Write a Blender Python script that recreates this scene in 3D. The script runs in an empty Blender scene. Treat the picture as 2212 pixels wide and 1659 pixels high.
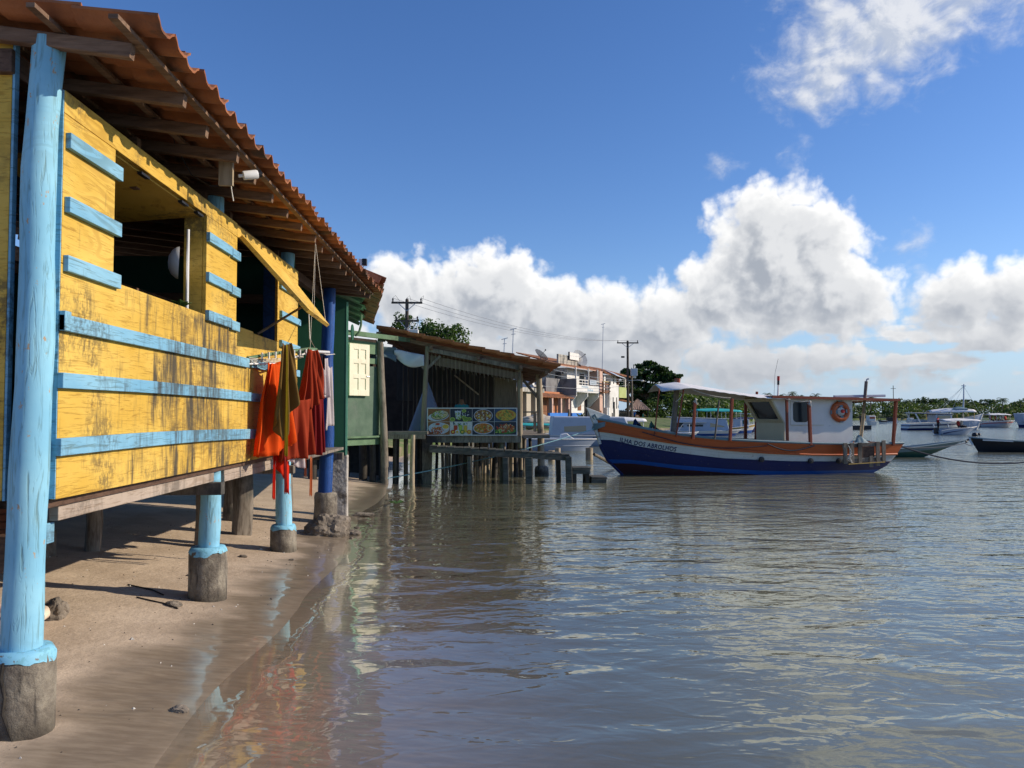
import bpy, bmesh, math, random
import numpy as np
from mathutils import Vector, Matrix, noise
R = math.radians
C = bpy.context.scene.collection
S = bpy.context.scene
rnd = random.Random(7)

# ---------------------------------------------------------------- camera
CAM = Vector((0, 0, 1.6)); YAW = R(2.2); PIT = R(2.19)
cam = bpy.data.cameras.new('camera'); cam.sensor_width = 36; cam.lens = 36*1662/2212
cam.clip_start = .05; cam.clip_end = 3000
co = bpy.data.objects.new('camera', cam); C.objects.link(co)
co.location = CAM; co.rotation_euler = (R(90)+PIT, 0, -YAW); S.camera = co
FW = Vector((math.sin(YAW)*math.cos(PIT), math.cos(YAW)*math.cos(PIT), math.sin(PIT)))
RT = Vector((math.cos(YAW), -math.sin(YAW), 0)); UP = RT.cross(FW)
def at(x, y, Y):      # a point of the photograph (2212 px wide) -> the place at distance Y up the shore
    d = FW + RT*((x-1106)/1662) - UP*((y-829.5)/1662)
    return CAM + d*(Y/d.y)
def atz(x, y, z=0.):  # ... -> the place at height z
    d = FW + RT*((x-1106)/1662) - UP*((y-829.5)/1662)
    return CAM + d*((z-CAM.z)/d.z)

# ---------------------------------------------------------------- light
SUN_EL = R(27); SUN_AZ = R(0.5)          # azimuth measured from +X towards +Y
sd = Vector((math.cos(SUN_EL)*math.cos(SUN_AZ), math.cos(SUN_EL)*math.sin(SUN_AZ), math.sin(SUN_EL)))
sl = bpy.data.lights.new('sun', 'SUN'); sl.energy = 4.6; sl.angle = R(.53); sl.color = (1, .87, .70)
so = bpy.data.objects.new('sun', sl); C.objects.link(so); so.rotation_euler = sd.to_track_quat('Z', 'Y').to_euler()
S.view_settings.view_transform = 'Standard'; S.view_settings.look = 'None'
S.view_settings.exposure = .12; S.view_settings.gamma = 1
S.cycles.max_bounces = 8; S.cycles.transparent_max_bounces = 12
S.cycles.caustics_reflective = False; S.cycles.caustics_refractive = False
S.cycles.use_denoising = True

class NT:
    """small node helper"""
    def __init__(s, nt): s.nt = nt; s.n = nt.nodes; s.l = nt.links
    def new(s, t, **kw):
        n = s.n.new(t)
        for k, v in kw.items(): setattr(n, k, v)
        return n
    def put(s, sock, v):
        if hasattr(v, 'links') or isinstance(v, bpy.types.NodeSocket): s.l.new(v, sock)
        else: sock.default_value = v
    def math(s, op, a, b=0., c=0., clamp=False):
        n = s.new('ShaderNodeMath', operation=op, use_clamp=clamp)
        for i, v in enumerate((a, b, c)): s.put(n.inputs[i], v)
        return n.outputs[0]
    def vec(s, op, a, b=(0, 0, 0), sc=None):
        n = s.new('ShaderNodeVectorMath', operation=op)
        s.put(n.inputs[0], a); s.put(n.inputs[1], b)
        if sc is not None: s.put(n.inputs[3], sc)
        return n.outputs['Value'] if op in ('LENGTH', 'DOT_PRODUCT') else n.outputs[0]
    def mix(s, f, a, b, mode='MIX'):
        n = s.new('ShaderNodeMix', data_type='RGBA', blend_type=mode)
        s.put(n.inputs[0], f); s.put(n.inputs[6], a); s.put(n.inputs[7], b)
        return n.outputs[2]
    def noise(s, v, scale, detail=3, rough=.55, dist=0.):
        n = s.new('ShaderNodeTexNoise'); s.put(n.inputs['Vector'], v)
        n.inputs['Scale'].default_value = scale; n.inputs['Detail'].default_value = detail
        n.inputs['Roughness'].default_value = rough; n.inputs['Distortion'].default_value = dist
        return n.outputs[0]
    def step(s, v, a, b, lo=0., hi=1.):
        n = s.new('ShaderNodeMapRange', interpolation_type='SMOOTHSTEP')
        s.put(n.inputs[0], v); s.put(n.inputs[1], a); s.put(n.inputs[2], b)
        n.inputs[3].default_value = lo; n.inputs[4].default_value = hi
        return n.outputs[0]
    def xyz(s, v):
        n = s.new('ShaderNodeSeparateXYZ'); s.put(n.inputs[0], v); return n.outputs
    def cxyz(s, x, y, z=0.):
        n = s.new('ShaderNodeCombineXYZ')
        for i, v in enumerate((x, y, z)): s.put(n.inputs[i], v)
        return n.outputs[0]

# ---------------------------------------------------------------- sky
W = bpy.data.worlds.new('World'); S.world = W; W.use_nodes = True
W.node_tree.nodes.clear(); k = NT(W.node_tree)
sky = k.new('ShaderNodeTexSky', sky_type='NISHITA', sun_disc=False, sun_elevation=SUN_EL, sun_rotation=R(90)-SUN_AZ, altitude=0)
sky.air_density = 1.0; sky.dust_density = .35; sky.ozone_density = 1.0
hs = k.new('ShaderNodeHueSaturation'); hs.inputs['Saturation'].default_value = 1.22
k.l.new(sky.outputs[0], hs.inputs['Color'])
geo = k.new('ShaderNodeNewGeometry')
D = k.vec('SCALE', k.new('ShaderNodeTexCoord').outputs['Generated'], sc=1.)
dx, dy, dz = k.xyz(D)
az = k.math('MULTIPLY', k.math('ARCTAN2', dx, dy), 57.2958)
el = k.math('MULTIPLY', k.math('ARCSINE', dz), 57.2958)
HARD = [(-6.3,8.6,3.1,2.8),(-4.7,9.6,1.7,2.3),(1.0,8.7,4.3,4.0),(-2.0,8.0,3.8,2.9),(4.8,7.0,4.1,3.2),(8.9,6.6,3.7,3.2),(13.6,6.5,4.2,3.3),(17.6,8.4,3.6,3.6),(21.4,10.5,4.9,6.1),(17.6,13.1,1.4,2.0),(24.1,10.6,3.6,4.3),(25.0,7.7,4.3,3.4),(28.5,7.2,1.2,1.2),(32.8,7.2,2.7,2.8),(35.7,7.0,2.6,2.7),(30.3,5.0,3.9,1.8),(34.4,4.8,3.6,2.0),(-1.5,4.2,11.0,2.7),(8.9,4.2,9.9,2.7),(20.4,3.4,10.2,2.0),(31.1,3.6,6.4,1.5),(15.6,2.4,10.2,.9),(44,6,8,4),(-14,5,6,4)]
SOFT = [(28.2,24.8,7.8,4.9),(34,25.8,7.4,4.0),(24.6,22.6,5.2,3.6),(29.6,11.1,1.5,1.4),(22.7,18.2,1.1,1.8),(17.5,17.5,1.3,1.2),(30.3,8.6,1.6,1.2),(32,1.0,8,.8),(21.9,1.7,9,.6),(40,28,12,5),(27,30,9,5),(12,42,16,6)]
def group(name, blobs, kind):
    g = bpy.data.node_groups.new(name, 'ShaderNodeTree')
    g.interface.new_socket('P', in_out='INPUT', socket_type='NodeSocketVector')
    g.interface.new_socket('F', in_out='OUTPUT', socket_type='NodeSocketFloat')
    q = NT(g); i = q.new('NodeGroupInput'); o = q.new('NodeGroupOutput'); P = i.outputs[0]
    wob = q.vec('SUBTRACT', q.new('ShaderNodeTexNoise', noise_dimensions='2D').outputs[1], (.5, .5, .5))
    wn = wob.node.inputs[0].links[0].from_node
    q.l.new(P, wn.inputs['Vector']); wn.inputs['Scale'].default_value = .28 if kind == 'h' else .5; wn.inputs['Detail'].default_value = 4
    PW = q.vec('ADD', P, q.vec('SCALE', wob, sc=2.0 if kind == 'h' else 3.2))
    acc = None
    for a, e, ra, re in blobs:
        d = q.vec('LENGTH', q.vec('MULTIPLY', q.vec('SUBTRACT', PW, (a, e, 0)), (1/ra, 1/re, 0)))
        v = q.math('MULTIPLY_ADD', d, -min(ra, re), min(ra, re))
        acc = v if acc is None else q.math('SMOOTH_MAX', acc, v, .35)
    if kind == 'h':
        bumps = 0.
        for sc, am in ((.55, 1.0), (1.25, .5), (2.9, .13)):
            vo = q.new('ShaderNodeTexVoronoi', voronoi_dimensions='2D', feature='F1'); vo.inputs['Scale'].default_value = sc
            q.l.new(PW, vo.inputs['Vector'])
            bumps = q.math('MULTIPLY_ADD', q.math('MULTIPLY', vo.outputs[0], vo.outputs[0]), -am*1.25, bumps)
        nz = q.noise(P, 1.4, 7, .52)
        acc = q.math('ADD', q.math('ADD', acc, bumps), q.math('MULTIPLY_ADD', nz, 1.3, .05))
        px_, py_, pz_ = q.xyz(P); gp = q.noise(q.vec('MULTIPLY', P, (.16, .62, 1)), 1., 4, .5)
        gap = q.math('MULTIPLY', q.math('MULTIPLY', q.step(py_, 7.2, 4.6), q.step(px_, 15, 30, .12, 1.)), q.step(gp, .47, .64))
        acc = q.math('MULTIPLY_ADD', gap, -1.5, acc)
    else:
        nz = q.noise(q.vec('MULTIPLY', P, (.7, 1., 1.)), .55, 8, .62, .35)
        acc = q.math('ADD', q.math('MULTIPLY', acc, .55), q.math('MULTIPLY_ADD', nz, 3.2, -1.75))
    q.l.new(acc, o.inputs[0]); return g
GH = group('cumulus', HARD, 'h'); GS = group('wisps', SOFT, 's')
P0 = k.cxyz(az, el)
def ev(g, P):
    n = k.new('ShaderNodeGroup'); n.node_tree = g; k.put(n.inputs[0], P); return n.outputs[0]
F0 = ev(GH, P0); F1 = ev(GH, k.vec('ADD', P0, (.65, .75, 0)))
G0 = ev(GS, P0); G1 = ev(GS, k.vec('ADD', P0, (.5, .5, 0)))
mh = k.step(F0, -.15, 1.25); ms = k.math('MULTIPLY', k.step(G0, -.2, 2.0), .88)
lit = k.step(k.math('SUBTRACT', F0, F1), -1.25, 1.0)
lowd = k.step(k.math('ADD', el, k.math('MULTIPLY', k.noise(P0, .35, 3), 5.)), 4.2, 12.)       # deep bases of the bank are grey
thick = k.step(F0, 2.8, .3)
lit = k.math('MULTIPLY', k.math('MULTIPLY_ADD', lit, .46, k.math('MULTIPLY', thick, .46)), k.math('MULTIPLY_ADD', lowd, .72, .36), clamp=True)
cc = k.mix(lit, (.37, .405, .465, 1), (1.08, 1.07, 1.05, 1))
cs = k.mix(k.step(k.math('SUBTRACT', G0, G1), -.6, .6), (.52, .57, .66, 1), (.80, .81, .83, 1))
skyc = k.vec('MULTIPLY', hs.outputs[0], (.090, .104, .140))
hz = k.step(el, 9., -1.)
skyc = k.mix(k.math('MULTIPLY', hz, .85), skyc, (.40, .55, .76, 1))
col = k.mix(ms, skyc, cs); col = k.mix(mh, col, cc)
bg = k.new('ShaderNodeBackground'); k.l.new(col, bg.inputs[0]); bg.inputs[1].default_value = 1.
k.l.new(bg.outputs[0], k.new('ShaderNodeOutputWorld').inputs[0])
W.cycles.sampling_method = 'MANUAL'; W.cycles.sample_map_resolution = 512

# ---------------------------------------------------------------- materials
MAT = {}
def base(name):
    m = bpy.data.materials.new(name); m.use_nodes = True; m.node_tree.nodes.clear()
    q = NT(m.node_tree); b = q.new('ShaderNodeBsdfPrincipled'); o = q.new('ShaderNodeOutputMaterial')
    q.l.new(b.outputs[0], o.inputs[0]); q.b = b; q.o = o; MAT[name] = m; return m, q
def coords(q, world=True):
    return q.new('ShaderNodeNewGeometry').outputs['Position'] if world else q.new('ShaderNodeTexCoord').outputs['Object']
def mat(name, c1, c2=None, scale=4, stretch=(1, 1, 1), rough=.75, bump=.3, bscale=None, spec=.3, metal=0., detail=5, world=True, lo=.35, hi=.65, grain=0., gscale=30, gst=(1, 1, 1), dirt=None, dlo=.55, dhi=.75, dscale=1.5, dst=(1, 1, 1), bdist=.01, alpha=None):
    m, q = base(name); P = coords(q, world); c1 = (*c1, 1); c2 = (*(c2 or c1)[:3], 1)
    f = q.step(q.noise(q.vec('MULTIPLY', P, stretch), scale, detail), lo, hi)
    col = q.mix(f, c1, c2); h = f
    if grain:
        g = q.noise(q.vec('MULTIPLY', P, gst), gscale, 3, .6, .4)
        col = q.mix(q.math('MULTIPLY', q.step(g, .42, .68), grain), col, q.mix(1., col, (.45, .42, .4, 1), 'MULTIPLY')); h = g
    if dirt:
        d = q.noise(q.vec('MULTIPLY', P, dst), dscale, 6, .62)
        col = q.mix(q.step(d, dlo, dhi), col, (*dirt, 1))
    q.put(q.b.inputs['Base Color'], col); q.b.inputs['Roughness'].default_value = rough
    q.b.inputs['Specular IOR Level'].default_value = spec; q.b.inputs['Metallic'].default_value = metal
    if bump:
        bn = q.new('ShaderNodeBump'); bn.inputs['Strength'].default_value = bump; bn.inputs['Distance'].default_value = bdist
        q.put(bn.inputs['Height'], q.noise(q.vec('MULTIPLY', P, gst if grain else stretch), bscale or scale*4, 4)); q.l.new(bn.outputs[0], q.b.inputs['Normal'])
    if alpha: q.b.inputs['Alpha'].default_value = alpha
    m.diffuse_color = c1
    return m

# ---------------------------------------------------------------- mesh builder
WM = {}
class MB:
    def __init__(s): s.v = []; s.f = []; s.m = []; s.mi = 0
    def add(s, vs, fs):
        o = len(s.v); s.v += [tuple(v) for v in vs]; s.f += [tuple(i+o for i in f) for f in fs]; s.m += [s.mi]*len(fs); return s
    def box(s, a, b, M=None):
        x0, y0, z0 = a; x1, y1, z1 = b
        vs = [Vector(p) for p in ((x0,y0,z0),(x1,y0,z0),(x1,y1,z0),(x0,y1,z0),(x0,y0,z1),(x1,y0,z1),(x1,y1,z1),(x0,y1,z1))]
        if M: vs = [M @ v for v in vs]
        return s.add(vs, [(3,2,1,0),(4,5,6,7),(0,1,5,4),(1,2,6,5),(2,3,7,6),(3,0,4,7)])
    def beam(s, p, q, w, h, up=(0, 0, 1), ch=0.):
        """square timber from p to q, w wide, h high"""
        p = Vector(p); q = Vector(q); d = (q-p).normalized(); x = d.cross(Vector(up)).normalized(); y = x.cross(d)
        c = [(-w/2, -h/2), (w/2, -h/2), (w/2, h/2), (-w/2, h/2)]
        if ch: c = [(-w/2+ch, -h/2), (w/2-ch, -h/2), (w/2, -h/2+ch), (w/2, h/2-ch), (w/2-ch, h/2), (-w/2+ch, h/2), (-w/2, h/2-ch), (-w/2, -h/2+ch)]
        n = len(c); vs = [P + x*a + y*b for P in (p, q) for a, b in c]
        return s.add(vs, [tuple(range(n))[::-1], tuple(range(n, 2*n))] + [(i, (i+1) % n, n+(i+1) % n, n+i) for i in range(n)][::1])
    def tube(s, pts, r, n=8, caps=True, jit=0., seed=0):
        pts = [Vector(p) for p in pts]; N = len(pts); rr = r if isinstance(r, (list, tuple)) else [r]*N
        vs = []; ref = Vector((.3, .1, 1)) if abs((pts[-1]-pts[0]).normalized().z) < .9 else Vector((1, .2, 0))
        for i, p in enumerate(pts):
            d = (pts[min(i+1, N-1)]-pts[max(i-1, 0)]).normalized(); x = d.cross(ref).normalized(); y = d.cross(x)
            for j in range(n):
                a = 2*math.pi*j/n; k_ = rr[i]*(1+jit*noise.noise(Vector((math.cos(a)*1.3+seed, math.sin(a)*1.3, i*.35+seed*3))))
                vs.append(p + x*math.cos(a)*k_ + y*math.sin(a)*k_)
        fs = [(i*n+j, i*n+(j+1) % n, (i+1)*n+(j+1) % n, (i+1)*n+j) for i in range(N-1) for j in range(n)]
        if caps: fs += [tuple(range(n))[::-1], tuple(range((N-1)*n, N*n))]
        return s.add(vs, fs)
    def lathe(s, prof, c, n=16, ax='z'):
        vs = []
        for r, z in prof:
            for j in range(n):
                a = 2*math.pi*j/n; p = Vector((r*math.cos(a), r*math.sin(a), z))
                if ax == 'y': p = Vector((p.x, -p.z, p.y))
                if ax == 'x': p = Vector((p.z, p.y, -p.x))
                vs.append(p+Vector(c))
        N = len(prof)
        return s.add(vs, [(i*n+j, i*n+(j+1) % n, (i+1)*n+(j+1) % n, (i+1)*n+j) for i in range(N-1) for j in range(n)] + [tuple(range(n))[::-1], tuple(range((N-1)*n, N*n))])
    def grid(s, fn, nu, nv, close=False):
        vs = [fn(i/nu, j/nv) for j in range(nv+1) for i in range(nu+1)]; w = nu+1
        return s.add(vs, [(j*w+i, j*w+i+1, (j+1)*w+i+1, (j+1)*w+i) for j in range(nv) for i in range(nu)])
    def prism(s, poly, off):
        """polygon (3-d points) thickened by the vector off"""
        off = Vector(off); n = len(poly); vs = [Vector(p) for p in poly] + [Vector(p)+off for p in poly]
        return s.add(vs, [tuple(range(n))[::-1], tuple(range(n, 2*n))] + [(i, (i+1) % n, n+(i+1) % n, n+i) for i in range(n)])
    def poly(s, pts): return s.add(pts, [tuple(range(len(pts)))])
    def build(s, name, mats, parent=None, local=False, smooth=None, bevel=0., solid=0., fix=True):
        me = bpy.data.meshes.new(name); vs = s.v
        if parent is not None and not local:
            Mi = WM[parent.name].inverted(); vs = [tuple(Mi @ Vector(v)) for v in vs]
        me.from_pydata(vs, [], s.f)
        mats = mats if isinstance(mats, (list, tuple)) else [mats]
        for m in mats: me.materials.append(MAT[m] if isinstance(m, str) else m)
        if len(mats) > 1: me.polygons.foreach_set('material_index', s.m)
        if fix:
            b = bmesh.new(); b.from_mesh(me); bmesh.ops.recalc_face_normals(b, faces=b.faces); b.to_mesh(me); b.free()
        if smooth is not None:
            me.polygons.foreach_set('use_smooth', [True]*len(me.polygons))
            if smooth < 180: me.set_sharp_from_angle(angle=R(smooth))
        o = bpy.data.objects.new(name, me); C.objects.link(o)
        if parent is not None: o.parent = parent; WM[o.name] = WM[parent.name].copy()
        else: WM[o.name] = Matrix()
        if bevel:
            md = o.modifiers.new('bevel', 'BEVEL'); md.width = bevel; md.segments = 2; md.limit_method = 'ANGLE'; md.angle_limit = R(40)
        if solid:
            md = o.modifiers.new('solid', 'SOLIDIFY'); md.thickness = solid; md.offset = 0
        return o
def thing(name, label, cat, loc=(0, 0, 0), rz=0., group=None):
    o = bpy.data.objects.new(name, None); o.empty_display_size = .2; C.objects.link(o); o.location = loc; o.rotation_euler = (0, 0, rz)
    WM[o.name] = Matrix.Translation(loc) @ Matrix.Rotation(rz, 4, 'Z')
    return tag(o, label, cat, group)
def tag(o, label, cat, group=None, kind=None):
    if label: o['label'] = label
    if cat: o['category'] = cat
    if group: o['group'] = group
    if kind: o['kind'] = kind
    return o
def dup(root, loc, rz=0., label=None, scale=None):
    r = root.copy(); C.objects.link(r); r.location = loc; r.rotation_euler = (0, 0, rz)
    if scale: r.scale = scale
    if label: r['label'] = label
    for ch in list(root.children):
        c = ch.copy(); C.objects.link(c); c.parent = r
        for g in list(ch.children):
            d = g.copy(); C.objects.link(d); d.parent = c
    return r
def lerp(a, b, t): return Vector(a)*(1-t)+Vector(b)*t
def rope(p, q, sag, n=14):
    return [lerp(p, q, i/n)-Vector((0, 0, sag*4*(i/n)*(1-i/n))) for i in range(n+1)]

# ================================================================ ground and water
def shore(y):      # x of the waterline
    y = max(y, 0)
    return -1.48-.07*max(0, min(y, 12)-6.5)-.02*max(0, y-12) + .05*math.sin(y*.9)+.03*math.sin(y*2.3+1)
def gz(x, y):
    d = shore(y)-x                        # metres inland
    if d > 0: z = .098*d if d < 9 else .882+.03*(d-9)
    else: z = max(-1.6, .10*d)
    z += .012*noise.noise(Vector((x*1.3, y*1.1, 0)))*min(1, abs(d)*2+.1)
    if d > .1: z += .006*noise.noise(Vector((x*5, y*9, 3)))+.012*max(0, noise.noise(Vector((x*2.6, y*3, 5)))-.1)
    return z
def axis(parts):
    out = []
    for a, b, st in parts:
        n = max(1, round((b-a)/st)); out += [a+(b-a)*i/n for i in range(n)]
    return out+[parts[-1][1]]
xs = axis([(-60,-12,6),(-12,-6,.3),(-6,2.6,.05),(2.6,8,.3),(8,60,4),(60,400,40)])
ys = axis([(-8,2.5,.5),(2.5,13,.05),(13,24,.25),(24,60,3),(60,240,12)])
b = MB(); w = len(xs)
b.add([(x, y, gz(x, y)) for y in ys for x in xs], [(j*w+i, j*w+i+1, (j+1)*w+i+1, (j+1)*w+i) for j in range(len(ys)-1) for i in range(w-1)])
m, q = base('sand'); P = coords(q); x, y, z = q.xyz(P)
n1 = q.noise(P, 2.2, 6); n2 = q.noise(q.vec('MULTIPLY', P, (3, 14, 1)), 2., 5); n3 = q.noise(P, 60, 2)
n4 = q.noise(q.vec('MULTIPLY', P, (1., 2.6, 1)), 1.1, 3, .5)
wet = q.step(q.math('ADD', z, q.math('MULTIPLY_ADD', n4, .10, -.05)), .085, .035)     # damp strip by the waterline
col = q.mix(q.step(n1, .35, .7), (.44, .345, .25, 1), (.55, .44, .325, 1))
col = q.mix(q.math('MULTIPLY', q.step(n2, .52, .72), .35), col, (.37, .285, .2, 1))
col = q.mix(q.math('MULTIPLY', q.step(n3, .60, .74), .5), col, (.16, .11, .075, 1))
col = q.mix(wet, col, q.mix(q.step(n2, .35, .7), (.23, .178, .125, 1), (.31, .245, .175, 1)))
shells = q.new('ShaderNodeTexVoronoi'); shells.inputs['Scale'].default_value = 9; q.l.new(P, shells.inputs['Vector'])
col = q.mix(q.math('MULTIPLY', q.step(shells.outputs[0], .055, .035), q.step(z, .06, .1)), col, q.mix(q.step(n1, .45, .55), (.62, .56, .47, 1), (.07, .05, .04, 1)))
q.put(q.b.inputs['Base Color'], col); q.put(q.b.inputs['Roughness'], q.math('MULTIPLY_ADD', wet, -.62, .9))
q.put(q.b.inputs['Specular IOR Level'], q.math('MULTIPLY_ADD', wet, .35, .15))
q.put(q.b.inputs['Coat Weight'], q.math('MULTIPLY', q.step(z, .05, .018), .9)); q.b.inputs['Coat Roughness'].default_value = .06; q.b.inputs['Coat IOR'].default_value = 1.33
bn = q.new('ShaderNodeBump'); bn.inputs['Distance'].default_value = .03; q.put(bn.inputs['Strength'], q.math('MULTIPLY_ADD', wet, -.55, .6))
hh = q.math('ADD', q.math('MULTIPLY', n2, .5), q.math('ADD', q.math('MULTIPLY', q.noise(P, 14, 5, .65), .6), q.math('MULTIPLY', n3, .12)))
q.put(bn.inputs['Height'], hh); q.l.new(bn.outputs[0], q.b.inputs['Normal'])
tag(b.build('beach', 'sand', smooth=180), None, None, kind='structure')

# water
xs = axis([(-4,2.6,.12),(2.6,8,.5),(8,60,4),(60,900,70)]); ys = axis([(-10,2,1),(2,20,.15),(20,60,2),(60,300,12),(300,1500,100)])
w = len(xs); b = MB()
b.add([(x, y, 0) for y in ys for x in xs], [(j*w+i, j*w+i+1, (j+1)*w+i+1, (j+1)*w+i) for j in range(len(ys)-1) for i in range(w-1)])
m, q = base('water'); P = coords(q); q.n.remove(q.b)
dep = q.new('ShaderNodeAttribute', attribute_name='depth').outputs['Fac']
x, y, z = q.xyz(P)
def rot(a, sx, sy):
    mp = q.new('ShaderNodeMapping'); mp.inputs['Rotation'].default_value = (0, 0, R(a)); mp.inputs['Scale'].default_value = (sx, sy, 1); q.l.new(P, mp.inputs['Vector']); return mp.outputs[0]
calm = q.step(q.math('ADD', q.math('MULTIPLY', x, .55), q.math('MULTIPLY_ADD', y, .24, q.math('MULTIPLY', q.noise(P, .22, 2), 2.2))), 2.0, 7.5)  # sheltered by the shore
h = q.math('MULTIPLY', q.noise(rot(-24, .9, 1.9), .95, 1.5, .4, .5), .046)
h = q.math('ADD', h, q.math('MULTIPLY', q.noise(rot(-14, 1., 1.75), 3.7, 2, .5, .6), q.math('MULTIPLY_ADD', calm, .0105, .0095)))
h = q.math('ADD', h, q.math('MULTIPLY', q.noise(rot(12, 1., 1.8), 11., 2, .5, .3), q.math('MULTIPLY_ADD', calm, .0046, .0005)))
h = q.math('MULTIPLY', h, q.step(dep, 0., .09, .12, 1.))
lip = q.math('MULTIPLY', q.step(q.math('ABSOLUTE', q.math('SUBTRACT', dep, q.math('MULTIPLY_ADD', q.noise(P, 2.2, 3), .03, .004))), .006, .0), .007)
h = q.math('ADD', h, lip)
openw = q.step(y, 19, 55, 1., 2.0)   # choppier out on the river
h = q.math('MULTIPLY', h, openw)
bn = q.new('ShaderNodeBump'); bn.inputs['Strength'].default_value = 1; bn.inputs['Distance'].default_value = 1.; q.put(bn.inputs['Height'], h)
gl = q.new('ShaderNodeBsdfGlossy'); q.put(gl.inputs['Roughness'], q.step(y, 18, 75, .015, .11)); gl.inputs['Color'].default_value = (.93, .96, .88, 1); q.l.new(bn.outputs[0], gl.inputs['Normal'])
tr = q.new('ShaderNodeBsdfTransparent'); q.put(tr.inputs[0], q.mix(q.step(dep, 0., .45), (1, 1, 1, 1), (.66, .60, .48, 1)))
df = q.new('ShaderNodeBsdfDiffuse'); q.put(df.inputs[0], q.mix(q.step(y, 10, 60), (.175, .172, .115, 1), (.145, .17, .17, 1)))
mx = q.new('ShaderNodeMixShader'); q.put(mx.inputs[0], q.step(dep, .03, .42)); q.l.new(tr.outputs[0], mx.inputs[1]); q.l.new(df.outputs[0], mx.inputs[2])
fr = q.new('ShaderNodeFresnel'); fr.inputs[0].default_value = 2.0; q.l.new(bn.outputs[0], fr.inputs['Normal'])
m2 = q.new('ShaderNodeMixShader'); q.put(m2.inputs[0], q.math('MULTIPLY', fr.outputs[0], q.math('SUBTRACT', 1., q.new('ShaderNodeNewGeometry').outputs['Backfacing']))); q.l.new(mx.outputs[0], m2.inputs[1]); q.l.new(gl.outputs[0], m2.inputs[2]); q.l.new(m2.outputs[0], q.o.inputs[0])
o = b.build('water', 'water', fix=False); tag(o, None, None, kind='structure')
at_ = o.data.attributes.new('depth', 'FLOAT', 'POINT'); at_.data.foreach_set('value', [max(0, -gz(v[0], v[1])) for v in b.v])

# ================================================================ materials of the place
def planks(name, c1, c2, stain, smask=None, grainst=(2, 1.2, 16), rough=.72, flake=None):
    """painted boards: paint tone, grain along the board, mould stains running down, flaked spots"""
    m, q = base(name); P = coords(q); x, y, z = q.xyz(P)
    col = q.mix(q.step(q.noise(q.vec('MULTIPLY', P, (1, .8, 1.6)), 2.2, 5), .3, .72), (*c1, 1), (*c2, 1))
    g = q.noise(q.vec('MULTIPLY', P, grainst), 3.2, 4, .6, 1.6)
    wv = q.math('ABSOLUTE', q.math('SINE', q.math('MULTIPLY', q.noise(q.vec('MULTIPLY', P, (1, .55, 2.4)), 1.5, 2, .5, .3), 46.)))
    knot = q.step(q.noise(P, .9, 2), .5, .62)
    gr = q.math('MAXIMUM', q.math('MULTIPLY', q.step(g, .50, .72), .7), q.math('MULTIPLY', q.math('MULTIPLY', q.step(wv, .55, 1.), knot), .42))
    col = q.mix(gr, col, q.mix(1., col, (.50, .40, .30, 1), 'MULTIPLY'))
    if stain:
        s1 = q.noise(q.vec('MULTIPLY', P, (1, 9, 1.3)), 1.5, 6, .68); s2 = q.noise(q.vec('MULTIPLY', P, (1, 1.5, 2.)), 1.1, 4)
        loc = q.math('MULTIPLY', q.step(q.math('ABSOLUTE', q.math('SUBTRACT', y, 5.75)), 1.75, .25), q.step(z, 2.42, 2.28))
        k1 = q.math('ADD', q.math('MULTIPLY_ADD', loc, .20, s1), q.math('MULTIPLY_ADD', s2, .55, -.42))
        sf = q.step(k1, .42, .68)
        sp = q.math('MULTIPLY', q.step(q.noise(q.vec('MULTIPLY', P, (1, 1.6, 1)), 20, 6, .75), .42, .60), q.step(q.math('MULTIPLY_ADD', loc, .12, s2), .49, .64))
        sf = q.math('MAXIMUM', sf, q.math('MULTIPLY', sp, .7))
        col = q.mix(q.math('MULTIPLY', sf, stain), col, (.045, .042, .036, 1))
    if flake:
        fl = q.noise(q.vec('MULTIPLY', P, (3, 3, 1.3)), 7, 5, .7)
        col = q.mix(q.step(fl, .635, .66), col, (*flake, 1))
    q.put(q.b.inputs['Base Color'], col); q.b.inputs['Roughness'].default_value = rough; q.b.inputs['Specular IOR Level'].default_value = .25
    bn = q.new('ShaderNodeBump'); bn.inputs['Strength'].default_value = .35; bn.inputs['Distance'].default_value = .012
    q.put(bn.inputs['Height'], q.math('SUBTRACT', q.math('MULTIPLY', q.noise(P, 9, 4), .4), gr)); q.l.new(bn.outputs[0], q.b.inputs['Normal'])
    m.diffuse_color = (*c1, 1); return m
planks('yellow_paint', (.58, .36, .055), (.70, .465, .10), .95)
planks('blue_batten', (.16, .37, .53), (.24, .47, .61), .85, grainst=(2, 1, 14))
planks('blue_trunk', (.20, .46, .62), (.27, .55, .69), 0, grainst=(9, 9, .9), flake=(.40, .30, .20))
planks('navy_trunk', (.012, .055, .22), (.02, .085, .30), 0, grainst=(9, 9, .9), rough=.5)
planks('bare_wood', (.36, .29, .235), (.45, .37, .30), .55, grainst=(1.5, 1, 14))
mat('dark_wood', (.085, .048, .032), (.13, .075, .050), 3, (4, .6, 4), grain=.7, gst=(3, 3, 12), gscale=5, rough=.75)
mat('rafter_wood', (.15, .088, .056), (.23, .145, .095), 3, (.8, 4, 4), grain=.6, gst=(1, 10, 10), gscale=5, rough=.8)
mat('grey_wood', (.17, .145, .115), (.25, .215, .175), 3, (3, 3, 1), grain=.8, gst=(8, 8, 1.2), gscale=5, rough=.85, dirt=(.05, .05, .045), dlo=.52, dhi=.7)
mat('pole_wood', (.34, .27, .18), (.44, .36, .25), 3, (3, 3, .6), grain=.5, gst=(8, 8, 1), gscale=4, rough=.8, dirt=(.10, .08, .06), dlo=.56, dhi=.7)
mat('wet_wood', (.028, .024, .020), (.055, .046, .036), 5, grain=.5, gst=(8, 8, 1.2), gscale=5, rough=.6)
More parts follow.
